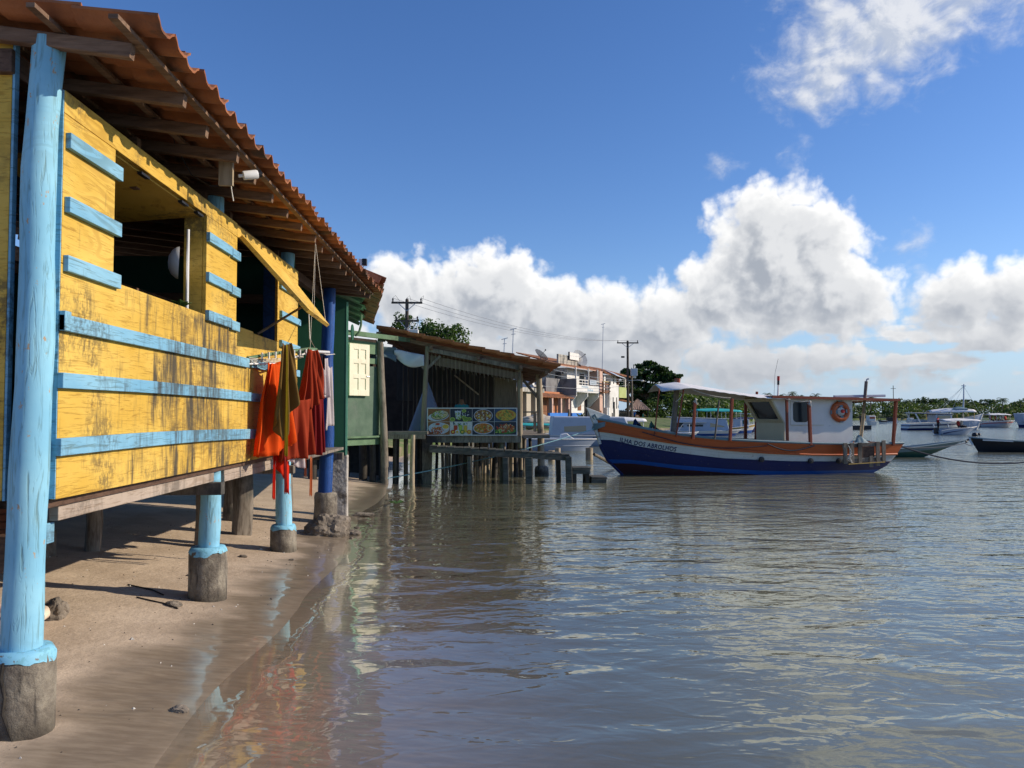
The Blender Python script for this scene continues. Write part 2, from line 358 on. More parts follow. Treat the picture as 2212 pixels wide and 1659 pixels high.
mat('tile_clay', (.235, .082, .036), (.36, .14, .06), 4, rough=.85, bump=.35, bscale=40, dirt=(.085, .055, .04), dlo=.48, dhi=.68, dscale=3.5, lo=.3, hi=.7)
mat('tile_old', (.20, .075, .045), (.30, .125, .07), 3, rough=.9, bump=.35, bscale=30, dirt=(.06, .05, .042), dlo=.48, dhi=.68, dscale=2.5)
mat('brick', (.25, .09, .05), (.33, .14, .08), 6, rough=.95, bump=.5)
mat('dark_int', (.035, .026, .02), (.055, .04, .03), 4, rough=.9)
mat('green_dark', (.012, .072, .038), (.018, .092, .048), 2, rough=.55, bump=.1)
mat('green_sunlit', (.16, .44, .27), (.20, .50, .32), 3, rough=.7)  # paler green for the lit side, sunlight put into the colour
mat('green_worn', (.10, .175, .095), (.15, .24, .14), 3, (1, 1, 1), rough=.8, dirt=(.05, .06, .045), dlo=.5, dhi=.72, dscale=2.2, grain=.3, gst=(2, 2, 8))
mat('cream_paint', (.72, .66, .50), (.78, .72, .56), 3, rough=.5, bump=.1)
mat('white_paint', (.74, .74, .73), (.80, .80, .79), 2, rough=.5, bump=.1, dirt=(.45, .42, .38), dlo=.62, dhi=.8)
mat('white_plastic', (.72, .72, .70), rough=.35, bump=0)
mat('pvc', (.74, .60, .46), (.78, .66, .52), 5, rough=.4, bump=0)
mat('black_plastic', (.02, .02, .022), rough=.4, bump=0)
mat('steel', (.45, .46, .48), rough=.4, metal=.8, bump=0)
mat('rope_white', (.62, .60, .54), (.5, .47, .42), 30, rough=.9)
mat('rope_blue', (.22, .42, .47), (.32, .52, .56), 30, rough=.9)
mat('rope_dark', (.04, .045, .06), rough=.9, bump=0)
mat('rock', (.12, .10, .078), (.25, .21, .165), 5, rough=.95, bump=.9, bscale=16, bdist=.03, detail=8)
mat('leaf', (.035, .085, .018), (.07, .14, .03), 9, rough=.5, bump=0)
m, q = base('concrete'); P = coords(q); z = q.xyz(P)[2]
col = q.mix(q.step(q.noise(P, 6, 8, .7), .35, .68), (.12, .10, .078, 1), (.30, .265, .205, 1))
col = q.mix(q.step(q.noise(q.vec('MULTIPLY', P, (9, 9, 1.4)), 2, 5), .54, .7), col, (.055, .048, .04, 1))
col = q.mix(q.step(q.math('ADD', z, q.math('MULTIPLY', q.noise(P, 7, 4), .14)), .27, .12), col, q.mix(1., col, (.45, .44, .42, 1), 'MULTIPLY'))
q.put(q.b.inputs['Base Color'], col); q.b.inputs['Roughness'].default_value = .92
bn = q.new('ShaderNodeBump'); bn.inputs['Strength'].default_value = .8; bn.inputs['Distance'].default_value = .02; q.put(bn.inputs['Height'], q.noise(P, 28, 7, .7)); q.l.new(bn.outputs[0], q.b.inputs['Normal'])
m, q = base('drip_paint'); P = coords(q)
col = q.mix(q.step(q.noise(P, 16, 5, .7), .44, .5), (.16, .40, .50, 1), (.21, .50, .66, 1)); col = q.mix(q.step(q.noise(P, 24, 5, .7), .60, .64), col, (.16, .14, .11, 1))
q.put(q.b.inputs['Base Color'], col); q.b.inputs['Roughness'].default_value = .7

def tile_roof(b, o, e, s, ncol, ncrs, w=.205, L=.36, amp=.03, th=.014, seed=1, m=8, lift=.018, jit=1.):
    """clay tiles: e runs along the eave, s climbs the slope; every tile is its own curved slab"""
    r = random.Random(seed); o = Vector(o); e = Vector(e).normalized(); s = Vector(s).normalized(); n = e.cross(s)
    if n.z < 0: n = -n
    for j in range(ncrs):
        for i in range(ncol):
            ds = r.uniform(-.02, .02)*jit; dn = r.uniform(-.004, .004)*jit; tw = r.uniform(-.012, .012)*jit
            vs = []
            for side in (0, 1):
                for t_, up in ((-.02, lift), (L+.03, 0)):
                    for k_ in range(m+1):
                        f = k_/m; pr = amp*(math.cos(2*math.pi*f)*.85+.3*math.cos(4*math.pi*f))
                        vs.append(o+e*((i+f)*w+tw*t_)+s*(j*L+t_+ds)+n*(pr+up+dn-side*th))
            q = m+1; fs = []
            for k_ in range(m):
                fs += [(k_, k_+1, q+k_+1, q+k_), (2*q+k_, 3*q+k_, 3*q+k_+1, 2*q+k_+1), (k_, 2*q+k_, 2*q+k_+1, k_+1)]
            fs += [(0, q, 3*q, 2*q), (m, 2*q+m, 3*q+m, q+m)]
            b.add(vs, fs)

# ================================================================ yellow house on posts
H = thing('stilt_house', 'yellow board house on round blue posts with clay tile roof over the sand', 'house', (-2.25, 4, .08))
X0 = -2.13; WT = 1.17; SILL = 2.36; HEAD = 3.13; TOP = 3.25
def panel(y0, y1, z0, z1, x=X0, t=.03, m='yellow_paint', dz=0., name='wall_panel'):
    b = MB(); b.prism([(x, y0, z0), (x, y1, z0+dz), (x, y1, z1+dz), (x, y0, z1)], (-t, 0, 0)); return b.build(name, m, H, bevel=.003)
for y0, y1 in ((3.95, 7.22), (7.226, 8.93)):
    panel(y0, y1, WT, SILL if y0 < 5 else 2.345)
panel(3.95, 4.5, SILL+.003, HEAD); panel(5.98, 6.52, SILL-.012, HEAD, x=X0+.002); panel(6.524, 6.72, SILL-.012, HEAD); panel(8.06, 8.93, 2.348, HEAD)
panel(3.95, 6.72, HEAD+.003, TOP); panel(6.725, 8.93, HEAD+.003, TOP-.01)
def batten(y0, y1, zt, h, dz=0., bow=0.):
    b = MB(); n = 10; zs = [zt+dz*i/n+bow*math.sin(math.pi*i/n) for i in range(n+1)]; ys = [y0+(y1-y0)*i/n for i in range(n+1)]
    poly = [(X0+.001, y, z) for y, z in zip(ys, zs)]+[(X0+.001, y, z-h) for y, z in reversed(list(zip(ys, zs)))]
    b.prism(poly, (.03+rnd.uniform(-.003, .003), 0, 0)); b.build('batten', 'blue_batten', H, bevel=.003)
for a in [(3.94,7.02,2.10,.083,-.005),(7.1,8.95,2.095,.075),(3.935,7.1,1.805,.078,-.015,.008),(7.11,8.95,1.785,.075),(3.93,7.24,1.475,.088,-.02,.014),(7.25,8.95,1.45,.078),
          (3.965,4.54,3.035,.08),(3.965,4.53,2.705,.08),(3.965,4.54,2.405,.082),(5.97,6.51,3.0,.075),(6.53,6.74,2.995,.075),(5.97,6.51,2.69,.075),(6.52,6.74,2.68,.075),(5.97,6.51,2.395,.08),(6.52,6.735,2.385,.08),(8.1,8.97,2.985,.07),(8.12,8.96,2.68,.07),(8.12,8.93,2.37,.07),(3.94,4.0,2.118,.10)]:
    batten(*a)
for y0, y1, z0, z1, mm, dp in ((4.47,4.5,SILL,HEAD,'yellow_paint',.12),(5.98,6.01,SILL-.01,HEAD,'yellow_paint',.14),(6.69,6.72,SILL,HEAD,'yellow_paint',.12),(8.06,8.09,2.35,HEAD,'navy_trunk',.12),(3.94,3.949,WT,TOP,'blue_batten',.0)):
    MB().box((X0-dp-.031, y0+.001, z0+.003), (X0-(.031 if dp else .002), y1-.001, z1-.003)).build('jamb', mm, H)
# end wall towards the camera, its blue trims
MB().box((-6.2, 3.9, 1.17), (-2.365, 3.93, 3.46)).build('end_wall', 'yellow_paint', H)
MB().box((-2.356, 3.89, 1.17), (-2.344, 3.925, 3.46)).build('corner_strip', 'blue_batten', H)
MB().box((-6.2, 3.868, 1.06), (-2.37, 3.898, 1.166)).build('base_trim', 'blue_batten', H, bevel=.004)
MB().box((-2.3, 4.06, .93), (-2.23, 4.13, 1.035)).build('beam_end', 'blue_batten', H, bevel=.004)
# floor, inside, structure
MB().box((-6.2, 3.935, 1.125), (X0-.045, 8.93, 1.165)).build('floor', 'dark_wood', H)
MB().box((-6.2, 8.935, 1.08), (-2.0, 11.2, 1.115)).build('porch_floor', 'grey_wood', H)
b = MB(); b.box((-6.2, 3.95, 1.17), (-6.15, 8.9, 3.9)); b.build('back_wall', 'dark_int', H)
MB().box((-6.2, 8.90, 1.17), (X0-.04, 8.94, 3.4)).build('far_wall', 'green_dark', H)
MB().box((-2.19-.05, 4.09, 1.045), (-2.19, 6.4, 1.122)).build('floor_beam', 'bare_wood', H, bevel=.004)
MB().box((-2.19-.05, 6.66, 1.02), (-2.19, 11.0, 1.077)).build('floor_beam', 'bare_wood', H, bevel=.004)
MB().box((-2.19-.05, 6.66, 1.078), (-2.193, 8.93, 1.122)).build('floor_beam', 'bare_wood', H, bevel=.004)
for y, z0, z1, x1 in ((6.38,.94,1.04,-2.11),(8.72,.93,1.02,-2.1),(11.3,.93,1.03,-2.02)):
    MB().box((-6.0, y-.045, z0), (x1, y+.045, z1)).build('joist', 'grey_wood', H, bevel=.005)
MB().box((-6.0, 3.98, .80), (-2.37, 4.06, .985)).build('joist', 'dark_wood', H, bevel=.005)
for x in (-3.0, -3.9, -4.8): MB().box((x-.04, 3.95, 1.04), (x+.04, 11, 1.12)).build('floor_beam', 'dark_wood', H)
# posts on concrete feet
for (x, y, zt, fh, r0, r1, mm, fr) in ((-2.235,3.885,3.47,.455,.090,.072,'blue_trunk',.143),(-2.275,6.53,3.42,.49,.084,.070,'blue_trunk',.152),(-2.235,8.80,3.42,.345,.088,.072,'blue_trunk',.142),(-2.24,11.16,3.40,.475,.100,.085,'navy_trunk',.162)):
    n = 14; p = MB(); z0 = fh-.03
    pts = [(x+.012*math.sin(i*.7+y)+(.05 if y < 4 else .02)*(i/n)**1.5, y+.01*math.sin(i*.9), z0+(zt-z0)*i/n) for i in range(n+1)]
    p.tube(pts, [r0+(r1-r0)*i/n+.003*math.sin(i*1.9) for i in range(n+1)], 18, jit=.05, seed=y)
    po = p.build('post', mm, H, smooth=60); g0 = -.25; f = MB()
    prof = [(fr*1.03, g0), (fr*1.02, .1), (fr, .3), (fr*.985, fh-.055), (fr*.95, fh-.02), (fr*.86, fh)]
    f.lathe(prof, (x, y, 0), 26); fo = f.build('footing', 'concrete', po, smooth=50)
    md = fo.modifiers.new('rough', 'DISPLACE'); tx = bpy.data.textures.get('lump') or bpy.data.textures.new('lump', 'CLOUDS'); tx.noise_scale = .07; md.texture = tx; md.strength = .02
    d = MB(); rr = random.Random(int(y*7)); N = 44; ring = []
    for j in range(N):
        a = 2*math.pi*j/N; ring.append((a, .008+.05*max(0, noise.noise(Vector((math.cos(a)*1.7, math.sin(a)*1.7, y)))+.15)+rr.uniform(0, .006)))
    vs = []; fs = []
    for j, (a, dr) in enumerate(ring):
        for rad, z in ((fr*.55, fh+.008), (fr*.87, fh+.007), (fr*.965, fh-.016), (fr*1.005, fh-.02-dr)): vs.append((x+rad*math.cos(a), y+rad*math.sin(a), z))
    for j in range(N):
        for k_ in range(3): fs.append((j*4+k_, j*4+k_+1, ((j+1) % N)*4+k_+1, ((j+1) % N)*4+k_))
    if mm == 'blue_trunk': d.add(vs, fs).build('paint_drip', 'drip_paint', po, smooth=60)
c = MB(); c.tube([(-2.242, 3.742, .43), (-2.249, 3.737, .36), (-2.229, 3.735, .27), (-2.237, 3.735, .20), (-2.212, 3.739, .12), (-2.192, 3.75, .05)], [.006, .009, .006, .007, .004, .003], 6, jit=.4); c.build('crack', 'wet_wood', H)
# wall plates, studs
for y0, y1 in ((3.86, 6.42), (6.66, 8.68), (8.92, 11.9)):
    MB().box((-2.43, y0, 3.30), (-2.345, y1, 3.42)).build('wall_plate', 'dark_wood', H, bevel=.005)
for y in (5.15, 6.42, 7.05, 8.68): MB().box((-2.345, y, 3.1), (-2.30, y+.06, 3.44)).build('stud', 'rafter_wood', H)
SL = .12; RD = Vector((-1, 0, SL)).normalized()
ry = [3.84,4.44,4.93,5.42,5.93,6.45,6.95,7.45,7.95,8.45,8.93,9.4,9.86,10.3,10.72,11.12,11.5,11.85]
for i, y in enumerate(ry):
    x1 = -1.74+rnd.uniform(-.025, .025); z1 = 3.40
    MB().beam((x1, y, z1), Vector((x1, y, z1))+RD*4.4, .05, .072, ch=.004).build('rafter', 'rafter_wood', H)
for s_, w_ in ((.02, .045), (.40, .04), (.76, .04), (1.12, .04), (1.5, .04), (2.2, .04), (3., .04)):
    o_ = Vector((-1.70, 0, 3.446))+RD*s_
    MB().beam((o_.x, 3.58, o_.z), (o_.x, 12.0, o_.z), w_, .022).build('lath', 'rafter_wood', H)
t = MB(); tile_roof(t, (-1.60, 3.70, 3.487), (0, 1, 0), RD, 41, 12, seed=4, amp=.027); t.build('roof_tiles', 'tile_clay', H, smooth=50)
# window flaps
f = MB(); f.prism([(X0+.004, 6.75, 3.135), (X0+.004, 8.05, 3.135), (-1.62, 8.05, 2.50), (-1.54, 6.75, 2.485)], Vector((.8, 0, .62)).normalized()*.035)
fo = f.build('window_flap', 'yellow_paint', H)
g = MB(); g.tube([(X0-.02, 7.42, 2.36), (-1.84, 7.9, 2.69)], .012, 6); g.build('stay_rod', 'pole_wood', fo)
g = MB()
for y in (7.35, 7.9): g.tube([(-1.60, y, 2.52), (-1.78, 8.2, 3.43)], .002, 4)
g.build('cord', 'rope_white', fo)
f = MB(); f.prism([(X0-.035, 4.503, 3.12), (X0-.035, 5.976, 3.12), (-2.86, 5.976, 3.06), (-2.86, 4.503, 3.06)], (0, 0, .03)); fo = f.build('window_flap', 'yellow_paint', H)
for y in (4.85, 5.5, 5.8): MB().box((X0-.034, y, 3.10), (X0-.004, y+.12, 3.116)).build('hinge', 'black_plastic', fo)
# things seen inside: low beams and a shelf rail
for a, b_ in (((-3.4, 4.2, 2.75), (-2.9, 7.4, 2.6)), ((-4.2, 4.2, 2.9), (-4.0, 8.7, 2.85)), ((-3.6, 8.4, 2.85), (-2.4, 8.5, 2.85))):
    MB().beam(a, b_, .06, .10).build('tie_beam', 'rafter_wood', H)

# ---------------- small things about the house
CS = len(C.objects)
t = thing('security_camera', 'white bullet camera on a wooden block under the roof eave', 'camera', (-1.98, 5.75, 3.12))
MB().box((-2.03, 5.70, 3.08), (-1.93, 5.73, 3.26)).build('mount_block', 'pole_wood', t)
cb = MB(); cb.lathe([(.012, 0), (.012, .03), (.032, .035), (.034, .13), (.03, .14)], (0, 0, 0), 14, 'y')
cb.v = [tuple(Matrix.Translation((-1.90, 5.74, 3.16)) @ Matrix.Rotation(R(-62), 4, 'Z') @ Matrix.Rotation(R(14), 4, 'X') @ Vector((v[0], -v[1], v[2]))) for v in cb.v]
cb.build('camera_body', 'white_plastic', t, smooth=40)
lb = MB(); lb.lathe([(.029, .14), (.029, .165), (.022, .166)], (0, 0, 0), 12, 'y')
lb.v = [tuple(Matrix.Translation((-1.90, 5.74, 3.16)) @ Matrix.Rotation(R(-62), 4, 'Z') @ Matrix.Rotation(R(14), 4, 'X') @ Vector((v[0], -v[1], v[2]))) for v in lb.v]
lb.build('lens_hood', 'black_plastic', t, smooth=40)
cd = MB(); cd.tube([(-1.98, 5.76, 3.46), (-1.985, 5.76, 3.27), (-1.95, 5.75, 3.05), (-1.94, 5.76, 2.98)], .004, 4); cd.build('cord', 'rope_white', t)
cd = MB(); cd.tube([(-2.02, 5.76, 3.09), (-2.1, 5.72, 2.98+.1), (-2.22, 5.7, 3.15), (-2.3, 5.6, 3.33), (-2.28, 5.45, 3.42)], .004, 4); cd.build('cable', 'black_plastic', t)
t.location += Vector((.12, -.12, .17))
t = thing('dish_antenna', 'small white dish antenna on a thin mast inside the yellow window', 'antenna', (-2.26, 5.86, 2.36))
db = MB(); prof = [(.0, .075), (.05, .07), (.09, .05), (.115, .02), (.122, .0), (.116, .0), (.10, .02), (.0, .05)]
db.lathe(prof, (0, 0, 0), 20); db.v = [tuple(Matrix.Translation((-2.26, 5.78, 2.72)) @ Matrix.Rotation(R(-68), 4, 'Z') @ Matrix.Rotation(R(88), 4, 'X') @ Vector(v)) for v in db.v]
db.build('dish', 'white_plastic', t, smooth=50)
db = MB(); db.tube([(-2.24, 5.9, 2.36), (-2.24, 5.9, 3.0)], .011, 8); db.build('mast', 'white_plastic', t)
t = MB()
for i in range(9):
    a = i*.7; p = Vector((-2.22, 5.72, 2.37)); d = Vector((math.cos(a), math.sin(a)*.6, .9)).normalized()*.11; s_ = d.cross(Vector((0, 0, 1))).normalized()*.03
    t.add([p, p+d*.5+s_, p+d+Vector((0, 0, -.03)), p+d*.5-s_], [(0, 1, 2, 3)])
tag(t.build('potted_plant', 'leaf', None, solid=.002), 'green leaves of a small plant on the window sill', 'plant')
t = thing('floodlight', 'small black floodlight on a bent bracket on the tile roof', 'floodlight', (-1.72, 11.6, 3.6))
MB().tube([(-1.9, 11.7, 3.68), (-1.82, 11.7, 3.76), (-1.80, 11.7, 3.88)], .012, 6).build('bracket', 'white_plastic', t)
MB().box((-1.88, 11.68, 3.84), (-1.83, 11.74, 3.95)).build('lamp_head', 'white_plastic', t, bevel=.005); MB().box((-1.826, 11.67, 3.85), (-1.76, 11.75, 3.95)).build('heat_sink', 'black_plastic', t, bevel=.005)

# ---------------- under the house and on the sand
t = thing('brick_pillar', 'crumbling brick pillar in the shade under the yellow house', 'pillar', (-4.4, 7.3, .25))
MB().box((-4.72, 6.95, .1), (-4.05, 7.55, .50)).build('plinth', 'rock', t, bevel=.02)
bb = MB(); rr = random.Random(3)
for c_ in range(9):
    for i in range(2):
        for j in range(2):
            x = -4.6+i*.24+(c_ % 2)*.03; y = 7.07+j*.2
            if rr.random() < .92: bb.box((x+rr.uniform(-.01, .01), y, .505+c_*.068), (x+.225, y+.185, .505+c_*.068+.057))
bb.box((-4.56, 7.11, .50), (-4.18, 7.41, 1.12)); bb.build('bricks', 'brick', t, bevel=.006)
for i, (x, y, r_, h_) in enumerate(((-3.05,8.6,.09,.9),(-2.95,9.6,.12,.88),(-3.4,10.6,.11,.9),(-3.9,7.9,.08,.75),(-2.75,10.9,.09,.7))):
    s_ = MB(); z0 = gz(x, y)-.1; s_.tube([(x, y, z0), (x+.02, y, z0+h_*.5), (x, y+.01, min(z0+h_+.2, 1.03))], r_, 9, jit=.25, seed=i); tag(s_.build('stump', 'grey_wood', None, smooth=50), ['short grey stump under the yellow floor boards','thick mossy stump behind the clothes','stump furthest under the porch floor','thin stump deep in the shade of the house','stump beside the navy post'][i], 'stump', 'stumps propping the floor')
def rock_(name, c, r, label, seed, m='rock'):
    bm = bmesh.new(); bmesh.ops.create_icosphere(bm, subdivisions=4, radius=1)
    for v in bm.verts:
        p = v.co.copy(); n1 = noise.noise(p*1.1+Vector((seed, 0, 0))); n2 = noise.noise(p*2.7+Vector((0, seed, 0))); n3 = noise.noise(p*7+Vector((0, 0, seed)))
        k_ = 1+.45*n1+.25*abs(n2)+.1*n3; v.co = Vector((p.x*r[0]*k_+c[0], p.y*r[1]*k_+c[1], p.z*r[2]*k_+c[2]))
    me = bpy.data.meshes.new(name); bm.to_mesh(me); bm.free(); me.materials.append(MAT[m]); me.shade_smooth(); me.set_sharp_from_angle(angle=R(28))
    o = bpy.data.objects.new(name, me); C.objects.link(o); WM[o.name] = Matrix(); return tag(o, label, 'rock')
rock_('rock', (-2.02, 10.15, .10), (.25, .22, .19), 'jagged brown boulder between the blue posts', 1.3)
rock_('rock', (-3.02, 5.62, .20), (.07, .07, .09), 'small dark rock at the bend of the drain pipe', 4.1)
rock_('rock', (-1.72, 10.35, .02), (.10, .08, .035), 'low broken stone at the water edge beside the boulder', 7.7)
rock_('rock', (-1.86, 12.2, .02), (.16, .08, .03), 'flat weedy stone at the foot of the grey pillar', 9.2)
for i, (x, y, r_) in enumerate(((-2.55,7.2,.03),(-2.02,8.3,.02),(-2.5,8.2,.03),(-1.75,10.9,.03),(-1.62,11.2,.025),(-1.68,10.0,.02),(-2.42,6.2,.045),(-1.62,4.25,.035))):
    rock_('stone', (x, y, gz(x, y)+r_*.2), (r_*1.3, r_, r_*.6), None, i+.5)
    o = C.objects[-1]; tag(o, 'small dark stone lying loose on the sand', 'stone', 'stones on the sand')
t = thing('drain_pipe', 'cream plastic pipe with an elbow lying on the sand', 'pipe', (-3.05, 5.5, .2))
MB().tube([(-2.75, 3.8, .16), (-2.93, 4.9, .19), (-3.0, 5.42, .225)], .032, 12).build('pipe_run', 'pvc', t, smooth=50)
MB().tube([(-2.995, 5.38, .224), (-3.0, 5.45, .228), (-3.03, 5.50, .232), (-3.09, 5.515, .234), (-3.14, 5.515, .235)], .038, 12).build('elbow', 'pvc', t, smooth=50)
MB().tube([(-3.13, 5.515, .235), (-4.4, 5.6, .3)], .030, 12).build('pipe_run', 'pvc', t, smooth=50)
for i, pts in enumerate((((-2.75,6.3),(-2.5,6.2),(-2.35,6.1)),((-3.0,6.7),(-2.75,6.6),(-2.6,6.45)))):
    s_ = MB(); s_.tube([(x, y, gz(x, y)+.006) for x, y in pts], .006, 5, jit=.5, seed=i); tag(s_.build('twig', 'wet_wood', None), 'dark bare twig lying on the sand', 'twig', 'twigs on the sand')
s_ = MB(); rr = random.Random(5)
for i in range(14):
    p = Vector((-1.52+rr.uniform(-.09, .09), 13.6+rr.uniform(-.1, .1), .035)); a = rr.uniform(0, 6); d = Vector((math.cos(a), math.sin(a), .35))*.09; e_ = Vector((-d.y, d.x, 0))*.5
    s_.add([p, p+d*.5+e_, p+d, p+d*.5-e_], [(0, 1, 2, 3)])
tag(s_.build('seaweed', 'leaf', None, solid=.004), 'tuft of bright green weed on the shallow mud', 'seaweed')

b = MB(); rr = random.Random(77)
for i in range(420):
    x = rr.uniform(-4.2, -1.7); y = rr.uniform(3.2, 12.5); r_ = rr.uniform(.003, .011)*(2.2 if rr.random() < .06 else 1); z = gz(x, y); a = rr.uniform(0, 3)
    b.add([(x+r_*math.cos(a), y+r_*math.sin(a), z), (x-r_*.6*math.sin(a), y+r_*.6*math.cos(a), z), (x-r_*math.cos(a), y-r_*math.sin(a), z), (x+r_*.6*math.sin(a), y-r_*.6*math.cos(a), z), (x, y, z+r_*.8)], [(0, 1, 4), (1, 2, 4), (2, 3, 4), (3, 0, 4)]); b.m[-4:] = [rr.choice((0, 0, 1))]*4
tag(b.build('shell_litter', ['wet_wood', 'rope_white']), 'scattered dark grit and broken shells on the sand', 'litter', kind='stuff')

# ================================================================ laundry
def cloth_mat(name, c, trans=.45):
    m, q = base(name); P = coords(q)
    col = q.mix(q.step(q.noise(P, 7, 4), .3, .7), (*[v*.88 for v in c], 1), (*c, 1))
    q.put(q.b.inputs['Base Color'], col); q.b.inputs['Roughness'].default_value = .9; q.b.inputs['Specular IOR Level'].default_value = .1
    bn = q.new('ShaderNodeBump'); bn.inputs['Strength'].default_value = .25; bn.inputs['Distance'].default_value = .004; q.put(bn.inputs['Height'], q.noise(P, 180, 1)); q.l.new(bn.outputs[0], q.b.inputs['Normal'])
    tl = q.new('ShaderNodeBsdfTranslucent'); q.put(tl.inputs[0], col); mx = q.new('ShaderNodeMixShader'); mx.inputs[0].default_value = trans
    q.l.new(q.b.outputs[0], mx.inputs[1]); q.l.new(tl.outputs[0], mx.inputs[2]); q.l.new(mx.outputs[0], q.o.inputs[0])
cloth_mat('cloth_orange', (.90, .13, .018)); cloth_mat('cloth_red', (.85, .05, .02)); cloth_mat('cloth_rust', (.33, .045, .018), .2); cloth_mat('cloth_wine', (.22, .02, .02), .15)
cloth_mat('cloth_olive', (.20, .12, .035), .2); cloth_mat('cloth_yellow', (.42, .33, .03)); cloth_mat('cloth_grey', (.56, .50, .49), .2); cloth_mat('cloth_white', (.75, .68, .68)); cloth_mat('cloth_black', (.02, .015, .02), 0); cloth_mat('cloth_peach', (.7, .25, .10))
def garment(label, m, A, B, L, flare=1.1, amp=.03, k=3., ph=0., hem=None, slant=0., cat='cloth', name='hanging_cloth', drift=(0, 0, 0), pinch=1.):
    A = Vector(A); B = Vector(B); A.x = -2.13+.64*(A.x+2.13); B.x = -2.13+.64*(B.x+2.13); ax = (B-A); n = ax.cross(Vector((0, 0, 1))).normalized(); mid = (A+B)/2; b = MB()
    def fn(u, v):
        h = hem(u) if hem else 1.
        w = (1+(flare-1)*v) * (pinch+(1-pinch)*min(1, v*2.5))
        p = mid+ax*(u-.5)*w; fold = amp*(.25+.9*v**.7)*(math.sin(2*math.pi*(k*u+.25*v)+ph)+.45*math.sin(2*math.pi*(k*2.3*u-.3*v)+ph*2))
        return p+n*fold+Vector(drift)*v-Vector((0, 0, L*v*h+slant*(u-.5)*v+.012*math.sin(u*9+ph)*v+.02*math.sin(math.pi*u)*(1-v)))
    b.grid(fn, 36, 22); o = b.build(name, m, None, smooth=180, solid=.004); return tag(o, label, cat, 'laundry hung out to dry')
rk = thing('drying_rack', 'pale poles and white cords sticking out of the yellow wall for laundry', 'clothes rack', (-2.1, 7.0, 2.08))
MB().tube([(-2.12, 7.02, 2.10), (-1.95, 7.6, 2.2), (-1.80, 8.05, 2.27), (-1.76, 8.2, 2.275)], [.016, .017, .018, .018], 8, jit=.1).build('rack_pole', 'green_worn', rk, smooth=50)
MB().tube([(-1.83, 8.05, 2.25), (-1.73, 8.12, 2.245), (-1.62, 8.2, 2.245)], .017, 8).build('rack_pole', 'white_plastic', rk, smooth=50)
MB().tube([(-2.12, 7.0, 2.045), (-1.95, 7.45, 2.08), (-1.83, 8.1, 2.235)], .009, 6).build('rack_pole', 'white_plastic', rk, smooth=50)
cd = MB(); cd.tube([(-2.02, 9.0, 2.75), (-1.85, 8.3, 2.4), (-1.76, 8.2, 2.27), (-1.73, 8.6, 2.25), (-2.12, 11.1, 2.45)], .006, 5); cd.tube([(-1.79, 8.05, 2.27), (-1.79, 8.1, 2.6), (-1.78, 8.2, 3.4)], .002, 4)
for i in range(4): cd.tube(rope((-2.1, 7.0+i*.02, 2.10-i*.012), (-1.86, 8.05, 2.22-i*.012), .03, 6), .004, 4)
cd.build('cord', 'rope_white', rk)
for i in range(8): MB().box((-2.04+i*.032, 7.16+i*.11, 2.10+i*.014), (-2.028+i*.032, 7.185+i*.11, 2.16+i*.014)).build('clothes_peg', 'white_plastic', rk)
garment('long plain orange cloth hung at the front of the rack', 'cloth_orange', (-2.00, 7.18, 2.07), (-1.77, 7.5, 2.11), .86, 1.5, .05, 2.0, 1., hem=lambda u: .86+.22*math.sin(2.2*u+.4)-.1*u, drift=(.03, -.06, 0), pinch=.55)
garment('second orange cloth folded behind the long plain orange one', 'cloth_orange', (-1.93, 7.25, 2.07), (-1.73, 7.6, 2.10), .82, 1.5, .045, 2.4, 2.2, hem=lambda u: 1.05-.12*u, pinch=.7)
garment('bright red narrow cloth trailing lowest beneath the laundry', 'cloth_red', (-1.93, 7.55, 1.95), (-1.78, 7.7, 1.95), 1.02, 1.15, .02, 1.5, .5, hem=lambda u: .78+.35*u)
garment('red cloth tie string hanging beside the red cloth', 'cloth_red', (-1.95, 7.52, 1.5), (-1.935, 7.54, 1.5), .72, 1.2, .008, 1., 0.)
garment('olive brown cloth with a pointed hem hung in front', 'cloth_olive', (-1.70, 7.16, 2.25), (-1.60, 7.26, 2.26), .92, 2.5, .04, 2.2, .3, hem=lambda u: .62+.38*(1-abs(2*u-.75)) , pinch=.9)
garment('yellow band hanging down the olive brown cloth', 'cloth_yellow', (-1.60, 7.08, 2.24), (-1.585, 7.095, 2.24), 1.02, 1.4, .010, 1., 0.)
garment('wide rust red skirt beneath the olive cloth', 'cloth_rust', (-1.80, 7.5, 1.75), (-1.50, 7.86, 1.75), .60, 1.2, .035, 2.6, 1.4, hem=lambda u: 1.02-.06*u)
garment('rust red gathered blouse hung at the outer end of the rack', 'cloth_rust', (-1.60, 7.86, 2.27), (-1.46, 8.06, 2.26), .60, 1.75, .05, 3.4, .8, hem=lambda u: .92+.12*math.sin(5*u), pinch=.75)
garment('dark wine red cloth behind the rust blouse', 'cloth_wine', (-1.62, 8.1, 2.0), (-1.46, 8.3, 2.0), .83, 1.15, .03, 2.5, 2.)
garment('pinkish white cloth peeping out below the rust skirt', 'cloth_white', (-1.85, 7.62, 1.45), (-1.62, 7.85, 1.45), .37, 1.15, .02, 2., 1.1, hem=lambda u: .8+.3*u)
garment('pale grey towel hanging apart at the far end', 'cloth_grey', (-1.445, 8.5, 2.12), (-1.40, 8.56, 2.12), .66, 2.3, .012, 1.2, .3, hem=lambda u: 1.06-.10*u)
garment('white garment with blue print behind the rust blouse', 'cloth_white', (-1.52, 8.25, 2.22), (-1.42, 8.4, 2.2), .42, 1.2, .02, 2., .3)
garment('black strap cloth hung beside the rust blouse', 'cloth_black', (-1.50, 8.12, 2.24), (-1.40, 8.16, 2.22), .10, 1., .01, 1., 0., slant=.12)
